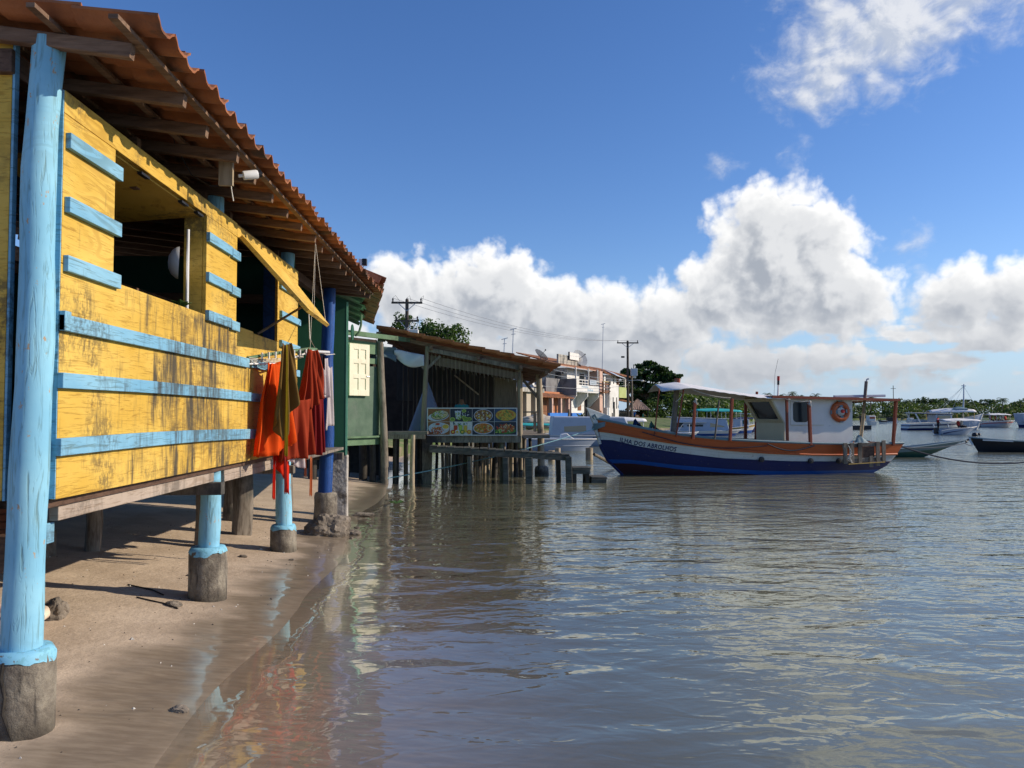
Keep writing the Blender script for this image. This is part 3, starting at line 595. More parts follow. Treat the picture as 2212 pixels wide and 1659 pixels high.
garment('dark brown tie hanging below the rust skirt', 'cloth_wine', (-1.76, 7.46, 1.2), (-1.735, 7.48, 1.2), .36, 1., .006, 1., 0.)
for i, (x, y, L) in enumerate(((-1.62,7.9,.20),(-1.53,7.9,.40))): garment(['short peach ribbon under the rust skirt', 'long peach ribbon under the rust skirt'][i], 'cloth_peach', (x, y, 1.17), (x+.02, y+.02, 1.17), L, 1.1, .006, 1., i)

# ================================================================ green house beyond the porch
e1 = Vector((-.17, .985, 0)); e2 = Vector((-.985, -.17, 0)); A = Vector((-2.05, 11.78, 0))
G = thing('green_house', 'dark green house with clay tile eaves and a worn green board soffit', 'house', A)
def zz(v, z): return Vector((v.x, v.y, z))
MB().prism([zz(A, .97), zz(A+e2*4, .97), zz(A+e2*4, 4.6), zz(A, 3.32)], e1*.08).build('front_wall', 'green_dark', G)
MB().prism([zz(A+e1*.082, .97), zz(A+e1*6, .97), zz(A+e1*6, 3.32), zz(A+e1*.082, 3.32)], e2*.1).build('side_wall', 'green_sunlit', G)
MB().prism([zz(A-e2*.004-e1*.004, .97), zz(A-e2*.004+e1*.14, .97), zz(A-e2*.004+e1*.14, 3.3), zz(A-e2*.004-e1*.004, 3.3)], e2*.03).build('corner_strip', 'green_sunlit', G)  # sunlit edge of the side wall, added as a thin paler green strip
mat('plaster_bare', (.36, .33, .29), (.50, .47, .42), 4, rough=.95, bump=.8, bscale=14, bdist=.03, dirt=(.14, .12, .10), dlo=.5, dhi=.68, dscale=4)
pl = MB(); pl.tube([(-2.2, 11.95, -.2), (-2.2, 11.95, .3), (-2.19, 11.95, .965)], [.20, .19, .185], 4, jit=.05); pl.v = [((v[0]+2.2)*math.cos(.68)-(v[1]-11.95)*math.sin(.68)-2.2, (v[0]+2.2)*math.sin(.68)+(v[1]-11.95)*math.cos(.68)+11.95, v[2]) for v in pl.v]
pl.build('foundation_pillar', 'plaster_bare', G, bevel=.02)
E0 = Vector((-1.50, 11.7, 3.62)); SD = (e2+Vector((0, 0, .42))).normalized()
t = MB(); tile_roof(t, E0, e1, SD, 28, 8, w=.205, L=.38, seed=9, amp=.035); t.build('roof_tiles', 'tile_old', G, smooth=50)
nrm = e1.cross(SD); nrm = nrm if nrm.z > 0 else -nrm
b = MB(); rr = random.Random(2)
for i in range(13):
    o_ = E0+e1*(.18+i*.42)-nrm*(.085+rr.uniform(0, .02))+SD*rr.uniform(.18, .30); q_ = o_+SD*3.; u_ = e1*.405
    b.prism([o_, o_+u_+SD*rr.uniform(-.05, .05), q_+u_, q_], -nrm*.02)
b.build('soffit', 'green_worn', G)
for i in range(7):
    o_ = E0+e1*(.2+i*.9)-nrm*.14+SD*.25; MB().beam(o_, o_+SD*2.6, .05, .07).build('rafter', 'green_worn', G)
b = MB(); b.beam(E0-e1*.03-nrm*.03+SD*.05, E0-e1*.03-nrm*.03+SD*3.2, .06, .10); b.build('verge_board', 'tile_old', G)
b = MB(); b.tube([(-2.06, 12.5, 2.85), (-2.0, 12.5, 2.91), (-1.97, 12.52, 3.03), (-1.97, 12.55, 3.2)], .018, 8); b.build('vent_pipe', 'green_worn', G, smooth=60)
b = MB(); b.lathe([(.0, .0), (.13, .005), (.13, .02), (0, .03)], (-2.1, 12.4, 2.9), 14, 'x'); b.build('fan_cover', 'green_dark', G)

# ================================================================ green shack wall with the white shutter
mat('shack_green', (.070, .118, .082), (.105, .158, .112), 3, rough=.75, bump=.5, bscale=12, dirt=(.12, .15, .12), dlo=.5, dhi=.8, dscale=2.2)
Pp = Vector((-2.28, 17.75, 0)); dd = Vector((.6, .8, 0)); nn = Vector((.8, -.6, 0))
K = thing('green_shack', 'weathered green plank shack on stilts with one white shutter', 'shack', (-2.7, 17.2, 0))
def wp(t, z, off=0.): v = Pp-dd*t+nn*off; return Vector((v.x, v.y, z))
MB().prism([wp(0, 1.06), wp(3, 1.06), wp(3, 2.66), wp(0, 2.66)], -nn*.05).build('wall_panel', 'shack_green', K)
MB().prism([wp(0, 2.72, .01), wp(3, 2.72, .01), wp(3, 2.86, .01), wp(0, 2.84, .01)], -nn*.04).build('wall_plank', 'green_worn', K)
MB().prism([wp(0, 2.94, .01), wp(3, 2.94, .01), wp(3, 3.25, .01), wp(0, 3.2, .01)], -nn*.04).build('wall_plank', 'green_worn', K)
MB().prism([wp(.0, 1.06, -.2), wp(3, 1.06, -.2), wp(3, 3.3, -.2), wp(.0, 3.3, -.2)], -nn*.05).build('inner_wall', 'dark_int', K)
for z0, z1, o_ in ((.90, 1.055, .05), (1.06, 1.10, .12)): MB().prism([wp(-.05, z0, o_), wp(3, z0, o_), wp(3, z1, o_), wp(-.05, z1, o_)], -nn*.06).build('sill_plank', 'green_worn', K)
MB().prism([wp(-.9, 3.28, .2), wp(3, 3.30, .25), wp(3, 3.40, .25), wp(-.9, 3.38, .2)], -nn*.08).build('eave_board', 'green_worn', K)
po = MB(); po.tube([(-2.20, 17.55, -.25), (-2.21, 17.56, .5), (-2.235, 17.57, 1.2), (-2.28, 17.58, 2.0), (-2.34, 17.6, 3.25)], [.095, .09, .085, .08, .07], 10, jit=.12, seed=2); po.build('corner_post', 'grey_wood', K, smooth=50)
# shutter: leaf with six sunk panels
sw, sz0, sz1, t1 = .60, 1.99, 3.13, 1.12
sh = MB(); sh.prism([wp(t1, sz0, .05), wp(t1-sw, sz0, .05), wp(t1-sw, sz1, .05), wp(t1, sz1, .05)], nn*.02)
def rail(a, b_, z0, z1): sh.prism([wp(t1-a, z0, .0705), wp(t1-b_, z0, .0705), wp(t1-b_, z1, .0705), wp(t1-a, z1, .0705)], nn*.018)
rail(0, .12, sz0, sz1); rail(sw-.11, sw, sz0, sz1); rail(.265, .335, sz0+.001, sz1-.001)
for z0, z1 in ((0, .13), (.38, .48), (.71, .81), (1.02, 1.14)): rail(.1205, .2645, sz0+z0, sz0+z1); rail(.3355, sw-.1105, sz0+z0, sz0+z1)
so_ = sh.build('shutter', 'cream_paint', K, bevel=.003)
lb = MB(); p_ = wp(t1-sw+.1, sz0+.43, .1); lb.tube([p_, p_+dd*.09], .010, 6); lb.build('latch', 'steel', so_)
for i, (t_, y_) in enumerate(((.35,17.9),(.8,18.2),(1.3,17.4),(1.9,18.0),(2.4,17.3),(.1,18.6),(1.6,18.8),(.9,19.3))):
    s_ = MB(); v = Pp-dd*t_; s_.tube([(v.x, y_-.3, -.3), (v.x+.02, y_-.3, .4), (v.x, y_-.28, .95)], .07+.02*(i % 3), 8, jit=.2, seed=i); s_.build('stilt', 'wet_wood', K, smooth=50)
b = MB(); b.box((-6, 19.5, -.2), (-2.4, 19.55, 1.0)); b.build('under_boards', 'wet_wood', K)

# ================================================================ restaurant on stilts
mat('deck_wood', (.16, .14, .115), (.23, .20, .165), 3, (1, 6, 1), grain=.5, gst=(1, 10, 1), gscale=6, rough=.85)
mat('tarp_grey', (.06, .056, .05), (.09, .083, .075), 2, (6, 1, .6), rough=.8)  # wall tarp tone lowered, shade of the restaurant inside put into the colour
mat('blind_reed', (.10, .07, .045), (.16, .115, .075), 2, (60, 1, 2), rough=.8, lo=.4, hi=.6)
mat('tarp_white', (.46, .49, .52), (.56, .58, .60), 2, rough=.6, bump=.4, dirt=(.18, .2, .22), dlo=.55, dhi=.75, dscale=2)
Q = thing('stilt_restaurant', 'open dark timber restaurant on stilts over the water under a sloping tile roof', 'restaurant', (-.2, 18.5, 0))
DZ = 1.08
MB().box((-2.3, 18.32, DZ-.05), (.98, 24.6, DZ)).build('deck', 'deck_wood', Q)
MB().box((-1.32, 18.26, DZ-.17), (.92, 18.315, DZ-.01)).build('deck_beam', 'grey_wood', Q)
MB().box((-2.2, 17.62, 1.13), (-1.25, 18.3, 1.19)).build('landing', 'deck_wood', Q)
MB().box((-2.15, 17.58, 1.02), (-1.30, 17.615, 1.125)).build('landing_beam', 'grey_wood', Q)
MB().box((.985, 18.5, 1.0), (1.62, 24, 1.08)).build('side_walk', 'deck_wood', Q)
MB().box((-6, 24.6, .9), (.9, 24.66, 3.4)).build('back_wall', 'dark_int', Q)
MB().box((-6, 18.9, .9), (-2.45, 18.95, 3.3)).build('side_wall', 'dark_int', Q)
t = MB(); tile_roof(t, (1.78, 17.85, 2.70), (0, 1, 0), (-1, 0, .215), 35, 12, w=.205, L=.36, seed=21, amp=.03, lift=.035); mat('tile_rest', (.33, .13, .065), (.42, .18, .10), 3, rough=.9, bump=.35, bscale=30, dirt=(.12, .075, .055), dlo=.55, dhi=.75, dscale=2.5); t.build('roof_tiles', 'tile_rest', Q, smooth=50)  # tiles brightened, light bounced from the water onto the underside put into the colour
RS = Vector((-1, 0, .215)).normalized()
for y in (18.2, 19.3, 20.4, 21.5, 22.6, 23.7): MB().beam(Vector((1.6, y, 2.60)), Vector((1.6, y, 2.60))+RS*4.2, .06, .09).build('rafter', 'rafter_wood', Q)
for x in (1.5, .9, -.1, -1.2, -2.2):
    z = 2.53+.215*(1.6-x); MB().beam((x, 17.95, z), (x, 24.8, z), .07, .08).build('purlin', 'rafter_wood', Q)
MB().beam((.95, 18.15, 2.66), (-1.3, 18.15, 3.11), .05, .10).build('rake_board', 'grey_wood', Q)
b = MB(); b.prism([(.86, 18.24, 2.56), (-1.24, 18.24, 2.98), (-1.24, 18.24, 2.76), (.86, 18.24, 2.40)], (0, .012, 0)); bo = b.build('rolled_blind', 'blind_reed', Q)
b = MB(); rr = random.Random(8)
for i in range(22):
    x = -1.2+i*.095; z = 2.39+.176*(.86-x)/1.0*.98; b.tube([(x, 18.235, z+.36*.9), (x, 18.232, z), (x+.01, 18.23, z-rr.uniform(.02, .10))], .004, 4)
b.build('blind_cord', 'pole_wood', bo)
b = MB(); b.prism([(.30, 18.9, 1.2), (.84, 18.9, 1.2), (.84, 18.9, 2.42), (.30, 18.9, 2.50)], (0, .02, 0)); b.build('reed_blind', 'blind_reed', Q)
mat('pole_shaded', (.19, .16, .105), (.26, .22, .15), 3, (3, 3, .6), rough=.85)  # darker copy of pole_wood, shade under the roof put into the colour
mat('stick_shaded', (.11, .09, .065), (.16, .13, .095), 3, rough=.85)  # stick wood darkened, shade of the room put into the colour
def pole(pts, r, m='pole_wood', name='post', par=None, jit=.12, n=9, sd=0):
    p = MB(); p.tube(pts, r, n, jit=jit, seed=sd); return p.build(name, m, par or Q, smooth=50)
pole([(-1.40, 18.22, DZ), (-1.37, 18.22, 1.8), (-1.33, 18.22, 2.6), (-1.30, 18.22, 3.2)], [.062, .058, .055, .05], 'pole_shaded')
pole([(.90, 18.34, DZ-.3), (.89, 18.34, 1.8), (.885, 18.34, 2.62)], [.045, .042, .04], 'pole_shaded')
pole([(.97, 19.2, .2), (.97, 19.2, 2.6)], .035); pole([(1.19, 24.2, -.5), (1.15, 24.2, 1.2), (1.16, 24.2, 2.68)], [.085, .08, .07])
pc = pole([(1.55, 20.15, -.4), (1.53, 20.15, 1.0), (1.48, 20.15, 2.62)], [.095, .085, .075])
f = MB(); f.lathe([(.19, -.6), (.185, .12), (.17, .2), (.10, .24)], (1.55, 20.15, 0), 16); f.build('footing', 'concrete', pc, smooth=50)
f = MB(); f.lathe([(.17, -.6), (.16, .15), (.10, .2)], (1.19, 24.2, 0), 14); f.build('footing', 'concrete', Q.children[-2], smooth=50)
MB().beam((1.5, 20.15, 1.95), (.95, 20.15, 2.62), .05, .07).build('brace', 'grey_wood', Q); MB().beam((-1.34, 18.22, 2.62), (-1.0, 18.22, 2.96), .045, .06).build('brace', 'grey_wood', Q); MB().beam((-1.34, 18.22, 2.62), (-1.66, 18.22, 2.96), .045, .06).build('brace', 'grey_wood', Q)
rr = random.Random(4)
for i in range(22):
    x = -2.1+i*.126+rr.uniform(-.02, .02); zt = 3.15-.215*(x+2.2)*.9
    pole([(x+rr.uniform(-.02, .02), 20.6, DZ), (x+rr.uniform(-.02, .02), 20.6, 1.9), (x, 20.6, zt)], rr.uniform(.014, .022), 'stick_shaded', 'wall_stick', jit=.3, n=6, sd=i)
b = MB(); b.prism([(-2.3, 20.75, 1.95), (.62, 20.75, 1.80), (.62, 20.75, 2.50), (-2.3, 20.75, 3.05)], (0, .03, 0)); b.build('wall_tarp', 'tarp_grey', Q)
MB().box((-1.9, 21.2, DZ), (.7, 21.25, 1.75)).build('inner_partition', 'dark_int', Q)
MB().beam((-.75, 20.55, 2.62), (-.1, 20.55, 2.1), .02, .04).build('slanted_batten', 'pole_wood', Q)
# piles under the deck
rr = random.Random(12)
def pxx(px): return (1480+px/3.568)/1.8228
for i, (px, Y, r_) in enumerate(((305,18.6,.045),(940,21,.05),(1000,20,.05),(1085,20.5,.06),(1150,19.6,.07),(1185,19.4,.055),(1270,18.5,.085),(1395,22,.06),(1450,21.2,.07),(1500,22.3,.045),(1530,20.5,.05),(1575,20.3,.05),(1670,19.3,.085),(1790,18.45,.10),(1850,22.5,.06),(1885,22,.04),(1965,19.9,.08),(2030,20.6,.06),(2180,20.9,.055),(2080,22.8,.07),(600,19.5,.09),(980,22.2,.04),(1040,23,.045),(1120,21.7,.05),(1220,22.6,.04),(1340,23.2,.05),(1420,19.9,.045),(1560,23.3,.06),(1620,22.2,.05),(1720,23,.06),(1760,20.8,.045),(1910,19.5,.05),(560,21,.07),(760,19,.06),(640,22,.08),(700,20.4,.08),(860,22.6,.05))):
    p = at(pxx(px), 950, Y); z1 = DZ-.06
    pole([(p.x+rr.uniform(-.04, .04), Y, -.6), (p.x, Y, .3), (p.x+rr.uniform(-.04, .04), Y, z1)], [r_*.9, r_*.86, r_*.8], 'pole_wood' if (r_ < .052 and px > 900) else ('grey_wood' if i % 2 else 'wet_wood'), 'pile', jit=.18, sd=i)
pole([(-1.56, 17.3, -.3), (-1.565, 17.3, .5), (-1.55, 17.32, 1.12)], [.06, .057, .052], 'pole_wood', 'pile', sd=41)
MB().box((-1.42, 18.30, -.5), (-1.20, 18.42, 1.0)).build('pile', 'grey_wood', Q)
for x in (-2.0, -1.75): pole([(x, 17.75, -.2), (x, 17.75, 1.1)], .05, 'wet_wood', 'pile', sd=x)
# things in it
t = MB(); t.prism([(-1.42, 18.12, 2.96), (-2.0, 17.9, 3.08), (-2.05, 17.88, 2.8), (-1.75, 18.0, 2.74), (-1.5, 18.1, 2.58), (-1.40, 18.12, 2.62)], (0, .02, 0)); t2 = MB()
def tf(u, v):
    x = -2.05+.68*u; zt = 3.1-.13*u; zb = 2.93-.14*u-.22*math.sin(math.pi*min(1, u*1.05))*.6-.08*u
    return Vector((x, 17.98+.13*u-.04*math.sin(v*3.1)-.03*math.sin(u*9+v*4), zt+(zb-zt)*v))
t2.grid(tf, 24, 10); tag(t2.build('tarpaulin', 'tarp_white', None, smooth=180, solid=.006), 'crumpled pale tarpaulin tucked under the restaurant eave', 'tarpaulin')
t = MB()
def tg(u, v): return Vector((-2.75+.75*u, 17.6+.35*u-.03*math.sin(v*5+u*3), 3.16-.03*u-v*(.30+.06*math.sin(u*7))))
mat('tarp_blue', (.06, .10, .12), (.10, .15, .17), 2, (1, 1, 9), rough=.6)
t.grid(tg, 14, 8); tag(t.build('tarpaulin', 'tarp_blue', None, smooth=180, solid=.006), 'dark blue green tarpaulin hung between green shack and restaurant', 'tarpaulin')
m, q = base('net'); q.put(q.b.inputs['Base Color'], (.20, .24, .34, 1)); P = coords(q)
tb = q.new('ShaderNodeBsdfTransparent'); mx = q.new('ShaderNodeMixShader'); mx.inputs[0].default_value = .55; q.l.new(tb.outputs[0], mx.inputs[1]); q.l.new(q.b.outputs[0], mx.inputs[2]); q.l.new(mx.outputs[0], q.o.inputs[0])
t = MB(); t.grid(lambda u, v: Vector((-1.34+(.03+.42*v)*math.cos(6.283*u)*(1+.06*math.sin(6.283*u*7)), 18.75+(.03+.35*v)*math.sin(6.283*u)*(1+.06*math.sin(6.283*u*7)), 2.35-1.2*v)), 48, 10)
tag(t.build('fishing_net', 'net', None, smooth=180), 'bluish fishing net hung as a cone behind the front post', 'fishing net')
# food banner
cols = {'ban_white': (.60, .62, .62), 'ban_wood': (.24, .10, .035), 'ban_dark': (.018, .026, .045), 'ban_blue': (.04, .08, .15), 'ban_plate': (.50, .56, .66), 'ban_green': (.16, .26, .05), 'ban_lime': (.36, .50, .10), 'ban_rice': (.55, .46, .28), 'ban_yellow': (.58, .40, .06), 'ban_orange': (.55, .19, .03), 'ban_red': (.40, .05, .02), 'ban_brown': (.22, .10, .035), 'ban_leaf': (.07, .20, .04)}
for n_, c_ in cols.items(): mat(n_, c_, tuple(v*.75 for v in c_), 40, rough=.35, bump=0)
cn = list(cols); ci = {n_: i for i, n_ in enumerate(cn)}
BN = MB(); bx0, bx1, bz0, bz1, by = -1.305, .825, 1.075, 1.735, 18.20; rr = random.Random(6)
BN.mi = ci['ban_white']; BN.box((bx0, by, bz0), (bx1, by+.02, bz1)); cw = (bx1-bx0-.04)/4; chh = (bz1-bz0-.04)/2
def ell(cx, cz, rx, rz, col, d, n=18, a0=0.):
    BN.mi = ci[col]; BN.poly([(cx+rx*math.cos(a0)*math.cos(2*math.pi*i/n)-rz*math.sin(a0)*math.sin(2*math.pi*i/n), by-d, cz+rx*math.sin(a0)*math.cos(2*math.pi*i/n)+rz*math.cos(a0)*math.sin(2*math.pi*i/n)) for i in range(n)])
def food(cx, cz, rx, rz, pal, n, d, s_=.022):
    for i in range(n):
        a = rr.uniform(0, 6.283); r_ = math.sqrt(rr.random()); ell(cx+rx*r_*math.cos(a), cz+rz*r_*math.sin(a), s_*rr.uniform(.6, 1.5), s_*rr.uniform(.35, .8), rr.choice(pal), d+.00012*i, 7, rr.uniform(0, 3))
def cell(i, j, bgc):
    x = bx0+.02+cw*i; z = bz0+.02+chh*j; BN.mi = ci[bgc]; BN.poly([(x+.004, by-.003, z+.004), (x+cw-.004, by-.003, z+.004), (x+cw-.004, by-.003, z+chh-.004), (x+.004, by-.003, z+chh-.004)]); return x+cw/2, z+chh/2
x, z = cell(0, 1, 'ban_wood'); ell(x-.01, z-.03, .25, .105, 'ban_plate', .006, a0=.15); ell(x+.02, z, .21, .11, 'ban_dark', .008, a0=.15); ell(x+.02, z+.005, .20, .10, 'ban_rice', .010, a0=.15); food(x+.02, z+.01, .17, .085, ['ban_green', 'ban_lime', 'ban_rice', 'ban_leaf', 'ban_plate'], 70, .012)
x, z = cell(1, 1, 'ban_dark'); food(x, z+.03, .24, .08, ['ban_blue', 'ban_plate', 'ban_dark'], 40, .004, .016); BN.mi = ci['ban_plate']; BN.poly([(x-.15, by-.02, z+.10), (x+.0, by-.02, z+.10), (x-.03, by-.02, z-.09), (x-.12, by-.02, z-.09)])
for a, c_, r_ in ((-.2, -.10, .06), (-.05, -.07, .05), (.06, -.05, .05), (.11, -.10, .07), (.2, -.09, .05), (.07, .10, .05)): ell(x+a, z+c_, r_, r_*.8, 'ban_lime', .022); ell(x+a, z+c_, r_*.7, r_*.55, 'ban_green', .024)
food(x-.07, z+.0, .06, .08, ['ban_lime', 'ban_green', 'ban_plate'], 14, .026)
x, z = cell(2, 1, 'ban_dark'); food(x, z+.05, .24, .1, ['ban_blue', 'ban_dark', 'ban_plate'], 20, .004); ell(x, z-.01, .225, .15, 'ban_plate', .012); ell(x, z-.01, .21, .138, 'ban_brown', .014); food(x, z-.01, .18, .115, ['ban_rice', 'ban_rice', 'ban_yellow', 'ban_brown', 'ban_plate'], 75, .016)
x, z = cell(3, 1, 'ban_blue'); ell(x+.01, z, .25, .14, 'ban_brown', .006); ell(x+.01, z, .24, .13, 'ban_yellow', .008); food(x, z, .2, .10, ['ban_orange', 'ban_yellow', 'ban_green', 'ban_orange'], 55, .010, .028)
x, z = cell(0, 0, 'ban_wood'); ell(x, z, .25, .14, 'ban_plate', .006); food(x-.04, z-.04, .14, .09, ['ban_red', 'ban_orange', 'ban_brown', 'ban_red'], 60, .010); ell(x-.03, z+.10, .07, .035, 'ban_white', .026); ell(x-.03, z+.10, .055, .025, 'ban_red', .028); ell(x+.16, z+.03, .09, .075, 'ban_white', .026); ell(x+.16, z+.04, .075, .05, 'ban_yellow', .028)
x, z = cell(1, 0, 'ban_white'); food(x, z+.09, .22, .05, ['ban_plate', 'ban_blue', 'ban_leaf', 'ban_white'], 26, .004, .03)
for a, c_ in ((-.13, 'ban_red'), (-.01, 'ban_lime'), (.10, 'ban_yellow')): BN.mi = ci[c_]; BN.poly([(x+a-.045, by-.012, z+.07), (x+a+.045, by-.012, z+.07), (x+a+.038, by-.012, z-.10), (x+a-.038, by-.012, z-.10)])
for a, c_ in ((-.19, 'ban_red'), (-.09, 'ban_white'), (.03, 'ban_leaf'), (.19, 'ban_orange')): ell(x+a, z-.085, .055, .05, c_, .016); ell(x+a, z-.085, .03, .028, 'ban_yellow', .018)
x, z = cell(2, 0, 'ban_dark'); ell(x, z, .245, .14, 'ban_plate', .006); ell(x, z, .225, .12, 'ban_orange', .008); food(x, z, .19, .10, ['ban_orange', 'ban_yellow', 'ban_leaf', 'ban_red', 'ban_rice'], 75, .010)
x, z = cell(3, 0, 'ban_dark'); ell(x, z-.06, .25, .075, 'ban_leaf', .006); food(x, z, .2, .10, ['ban_red', 'ban_orange', 'ban_red', 'ban_brown', 'ban_rice'], 90, .008, .028); food(x-.16, z-.07, .08, .05, ['ban_lime', 'ban_leaf'], 14, .024)
ob = BN.build('food_banner', cn, None, fix=False); tag(ob, 'wide banner printed with eight pictures of food and drinks', 'banner')

# ================================================================ low jetty with steps
mat('jetty_wood', (.06, .062, .058), (.10, .102, .094), 3, (1, 6, 4), grain=.6, gst=(1.2, 8, 8), gscale=5, rough=.8)
J = thing('jetty', 'low grey plank jetty with steps down into the water in front of the restaurant', 'jetty', (.5, 17.8, 0))
a_, b_ = Vector((-1.2, 17.55, .78)), Vector((2.02, 17.75, .565))
MB().beam(a_, b_, .05, .12).build('edge_beam', 'jetty_wood', J); MB().beam(a_+Vector((0, .6, 0)), b_+Vector((0, .6, 0)), .05, .12).build('edge_beam', 'jetty_wood', J)
b = MB(); rr = random.Random(9)
for i in range(17):
    p = lerp(a_, b_, (i+.5)/17)+Vector((rr.uniform(-.01, .01), -.03, .078+rr.uniform(-.004, .012))); b.beam(p, p+Vector((0, .68, rr.uniform(-.01, .01))), .178, .032)
b.build('planks', 'jetty_wood', J, bevel=.006)
for i, (x, y, zt, r_) in enumerate(((-.30,17.52,.62,.05),(.52,17.52,.60,.07),(1.05,17.55,.60,.085),(1.98,17.70,.60,.075),(1.80,18.3,.52,.06),(.5,18.2,.6,.06),(-.3,18.2,.66,.06))):
    MB().beam((x+.03, y, -.6), (x, y, zt), r_*1.9, r_*1.5, up=(0, 1, 0), ch=.01).build('pile', 'jetty_wood' if i < 4 else 'wet_wood', J)
for x0, x1, zt, zs in ((2.06, 2.48, .34, .06), (2.5, 2.86, .12, .05)):
    st = MB(); st.beam((x0, 17.95, zt), (x1, 17.97, zt-.005), .58, .045, ch=.008); st.box((x0+.005, 17.66, zt-.13), (x1-.005, 17.70, zt-.025)); st.build('step', 'jetty_wood', J, bevel=.008)
    for x in (x0+.06, x1-.06):
        for y in (17.72, 18.2): MB().box((x-.045, y-.04, -.6), (x+.045, y+.04, zt-.03)).build('pile', 'wet_wood', J, bevel=.006)
for i, (px, Y, zt, r_) in enumerate(((1273,26.5,.42,.125),(1191,26,.35,.11),(1205,29,.3,.1))):
    p = at(px, 950, Y); s_ = MB(); s_.tube([(p.x, Y, -.6), (p.x, Y, zt)], r_, 10, jit=.1, seed=i); tag(s_.build('mooring_stump', 'pole_wood', None, smooth=50), ['thick sawn stump standing in the water beside the steps','thin stump in the water behind the jetty','short far stump behind the jetty'][i], 'stump')
p = atz(1255, 990); s_ = MB(); s_.tube([at(1283, 981, 21.5), at(1325, 1003, 22.5)], [.04, .06], 8, jit=.1); tag(s_.build('floating_log', 'grey_wood', None), 'pale log lying in the water by the bow of the boat', 'log')

# ================================================================ boats
def paint(name, c, dirt=(.2, .18, .15), amt=.66, rough=.45, world=False):
    mat(name, tuple(v*.93 for v in c), c, 2.5, (1, 1, 1), rough=rough, bump=.12, bscale=9, bdist=.01, dirt=dirt, dlo=amt-.02, dhi=amt+.14, dscale=2.2, dst=(1.5, 1.5, 4), world=world)
    if name in ('hull_white', 'hull_orange', 'hull_navy', 'hull_blue', 'hull_maroon'):     # plank seams, chips and runs in old boat paint
        q = NT(MAT[name].node_tree); b_ = next(n for n in q.n if n.type == 'BSDF_PRINCIPLED'); src = b_.inputs['Base Color'].links[0].from_socket; P = coords(q, False); x, y, z = q.xyz(P)
        zz_ = q.math('ADD', q.math('MULTIPLY', z, 7.2), q.math('ADD', q.math('MULTIPLY', q.math('MULTIPLY', q.math('SUBTRACT', x, 6.), q.math('SUBTRACT', x, 6.)), -.12), q.math('MULTIPLY', q.noise(P, .8, 2), .25)))
        seam = q.step(q.math('ABSOLUTE', q.math('SUBTRACT', q.math('FRACT', zz_), .5)), .05, .0)
        run = q.step(q.noise(q.vec('MULTIPLY', P, (7, 1, .7)), 1.6, 5, .65), .60, .74); chip = q.step(q.noise(q.vec('MULTIPLY', P, (1, 1, 2)), 11, 5, .7), .63, .68)
        c_ = q.mix(q.math('MULTIPLY', seam, .5), src, q.mix(1., src, (.35, .33, .3, 1), 'MULTIPLY')); c_ = q.mix(q.math('MULTIPLY', run, .38), c_, (*dirt, 1)); c_ = q.mix(q.math('MULTIPLY', chip, .55), c_, (.17, .15, .13, 1)); q.put(b_.inputs['Base Color'], c_)
paint('hull_white', (.60, .63, .61), (.32, .27, .20), .60); paint('hull_orange', (.50, .115, .035), (.30, .10, .05), .6); paint('hull_navy', (.006, .016, .095), (.012, .022, .05), .6, .5); paint('hull_blue', (.012, .085, .33), (.01, .05, .16), .6)
paint('hull_maroon', (.045, .012, .014), (.03, .02, .02), .55, .7); paint('gunwale', (.16, .24, .27), (.12, .14, .14), .6, .6); paint('post_red', (.24, .055, .028), (.12, .05, .03), .58, .6); paint('boat_grey', (.46, .50, .56)); paint('cabin_cream', (.58, .53, .36), (.4, .35, .25), .66)
paint('cabin_white', (.74, .71, .65), (.5, .47, .45), .68); paint('canvas', (.72, .71, .69), (.42, .41, .39), .62, .85); paint('teal_canvas', (.03, .38, .36), (.02, .25, .24), .6, .7); paint('green_hull', (.012, .07, .055), (.03, .08, .06), .6); paint('black_hull', (.018, .018, .022), (.05, .05, .05), .62)
paint('sky_hull', (.40, .46, .56), (.35, .38, .42), .66); paint('red_paint', (.42, .02, .015)); paint('yellow_hull', (.50, .34, .10)); paint('deck_brown', (.11, .075, .05), (.06, .05, .04), .5, .8); paint('gold_trim', (.55, .33, .10))
m, q = base('dark_glass'); q.b.inputs['Base Color'].default_value = (.014, .022, .028, 1); q.b.inputs['Roughness'].default_value = .22; q.b.inputs['Specular IOR Level'].default_value = .35
m, q = base('clear_sheet'); q.b.inputs['Base Color'].default_value = (.42, .33, .21, 1); q.b.inputs['Roughness'].default_value = .2
I = lambda xs, ys: (lambda v: float(np.interp(v, xs, ys)))
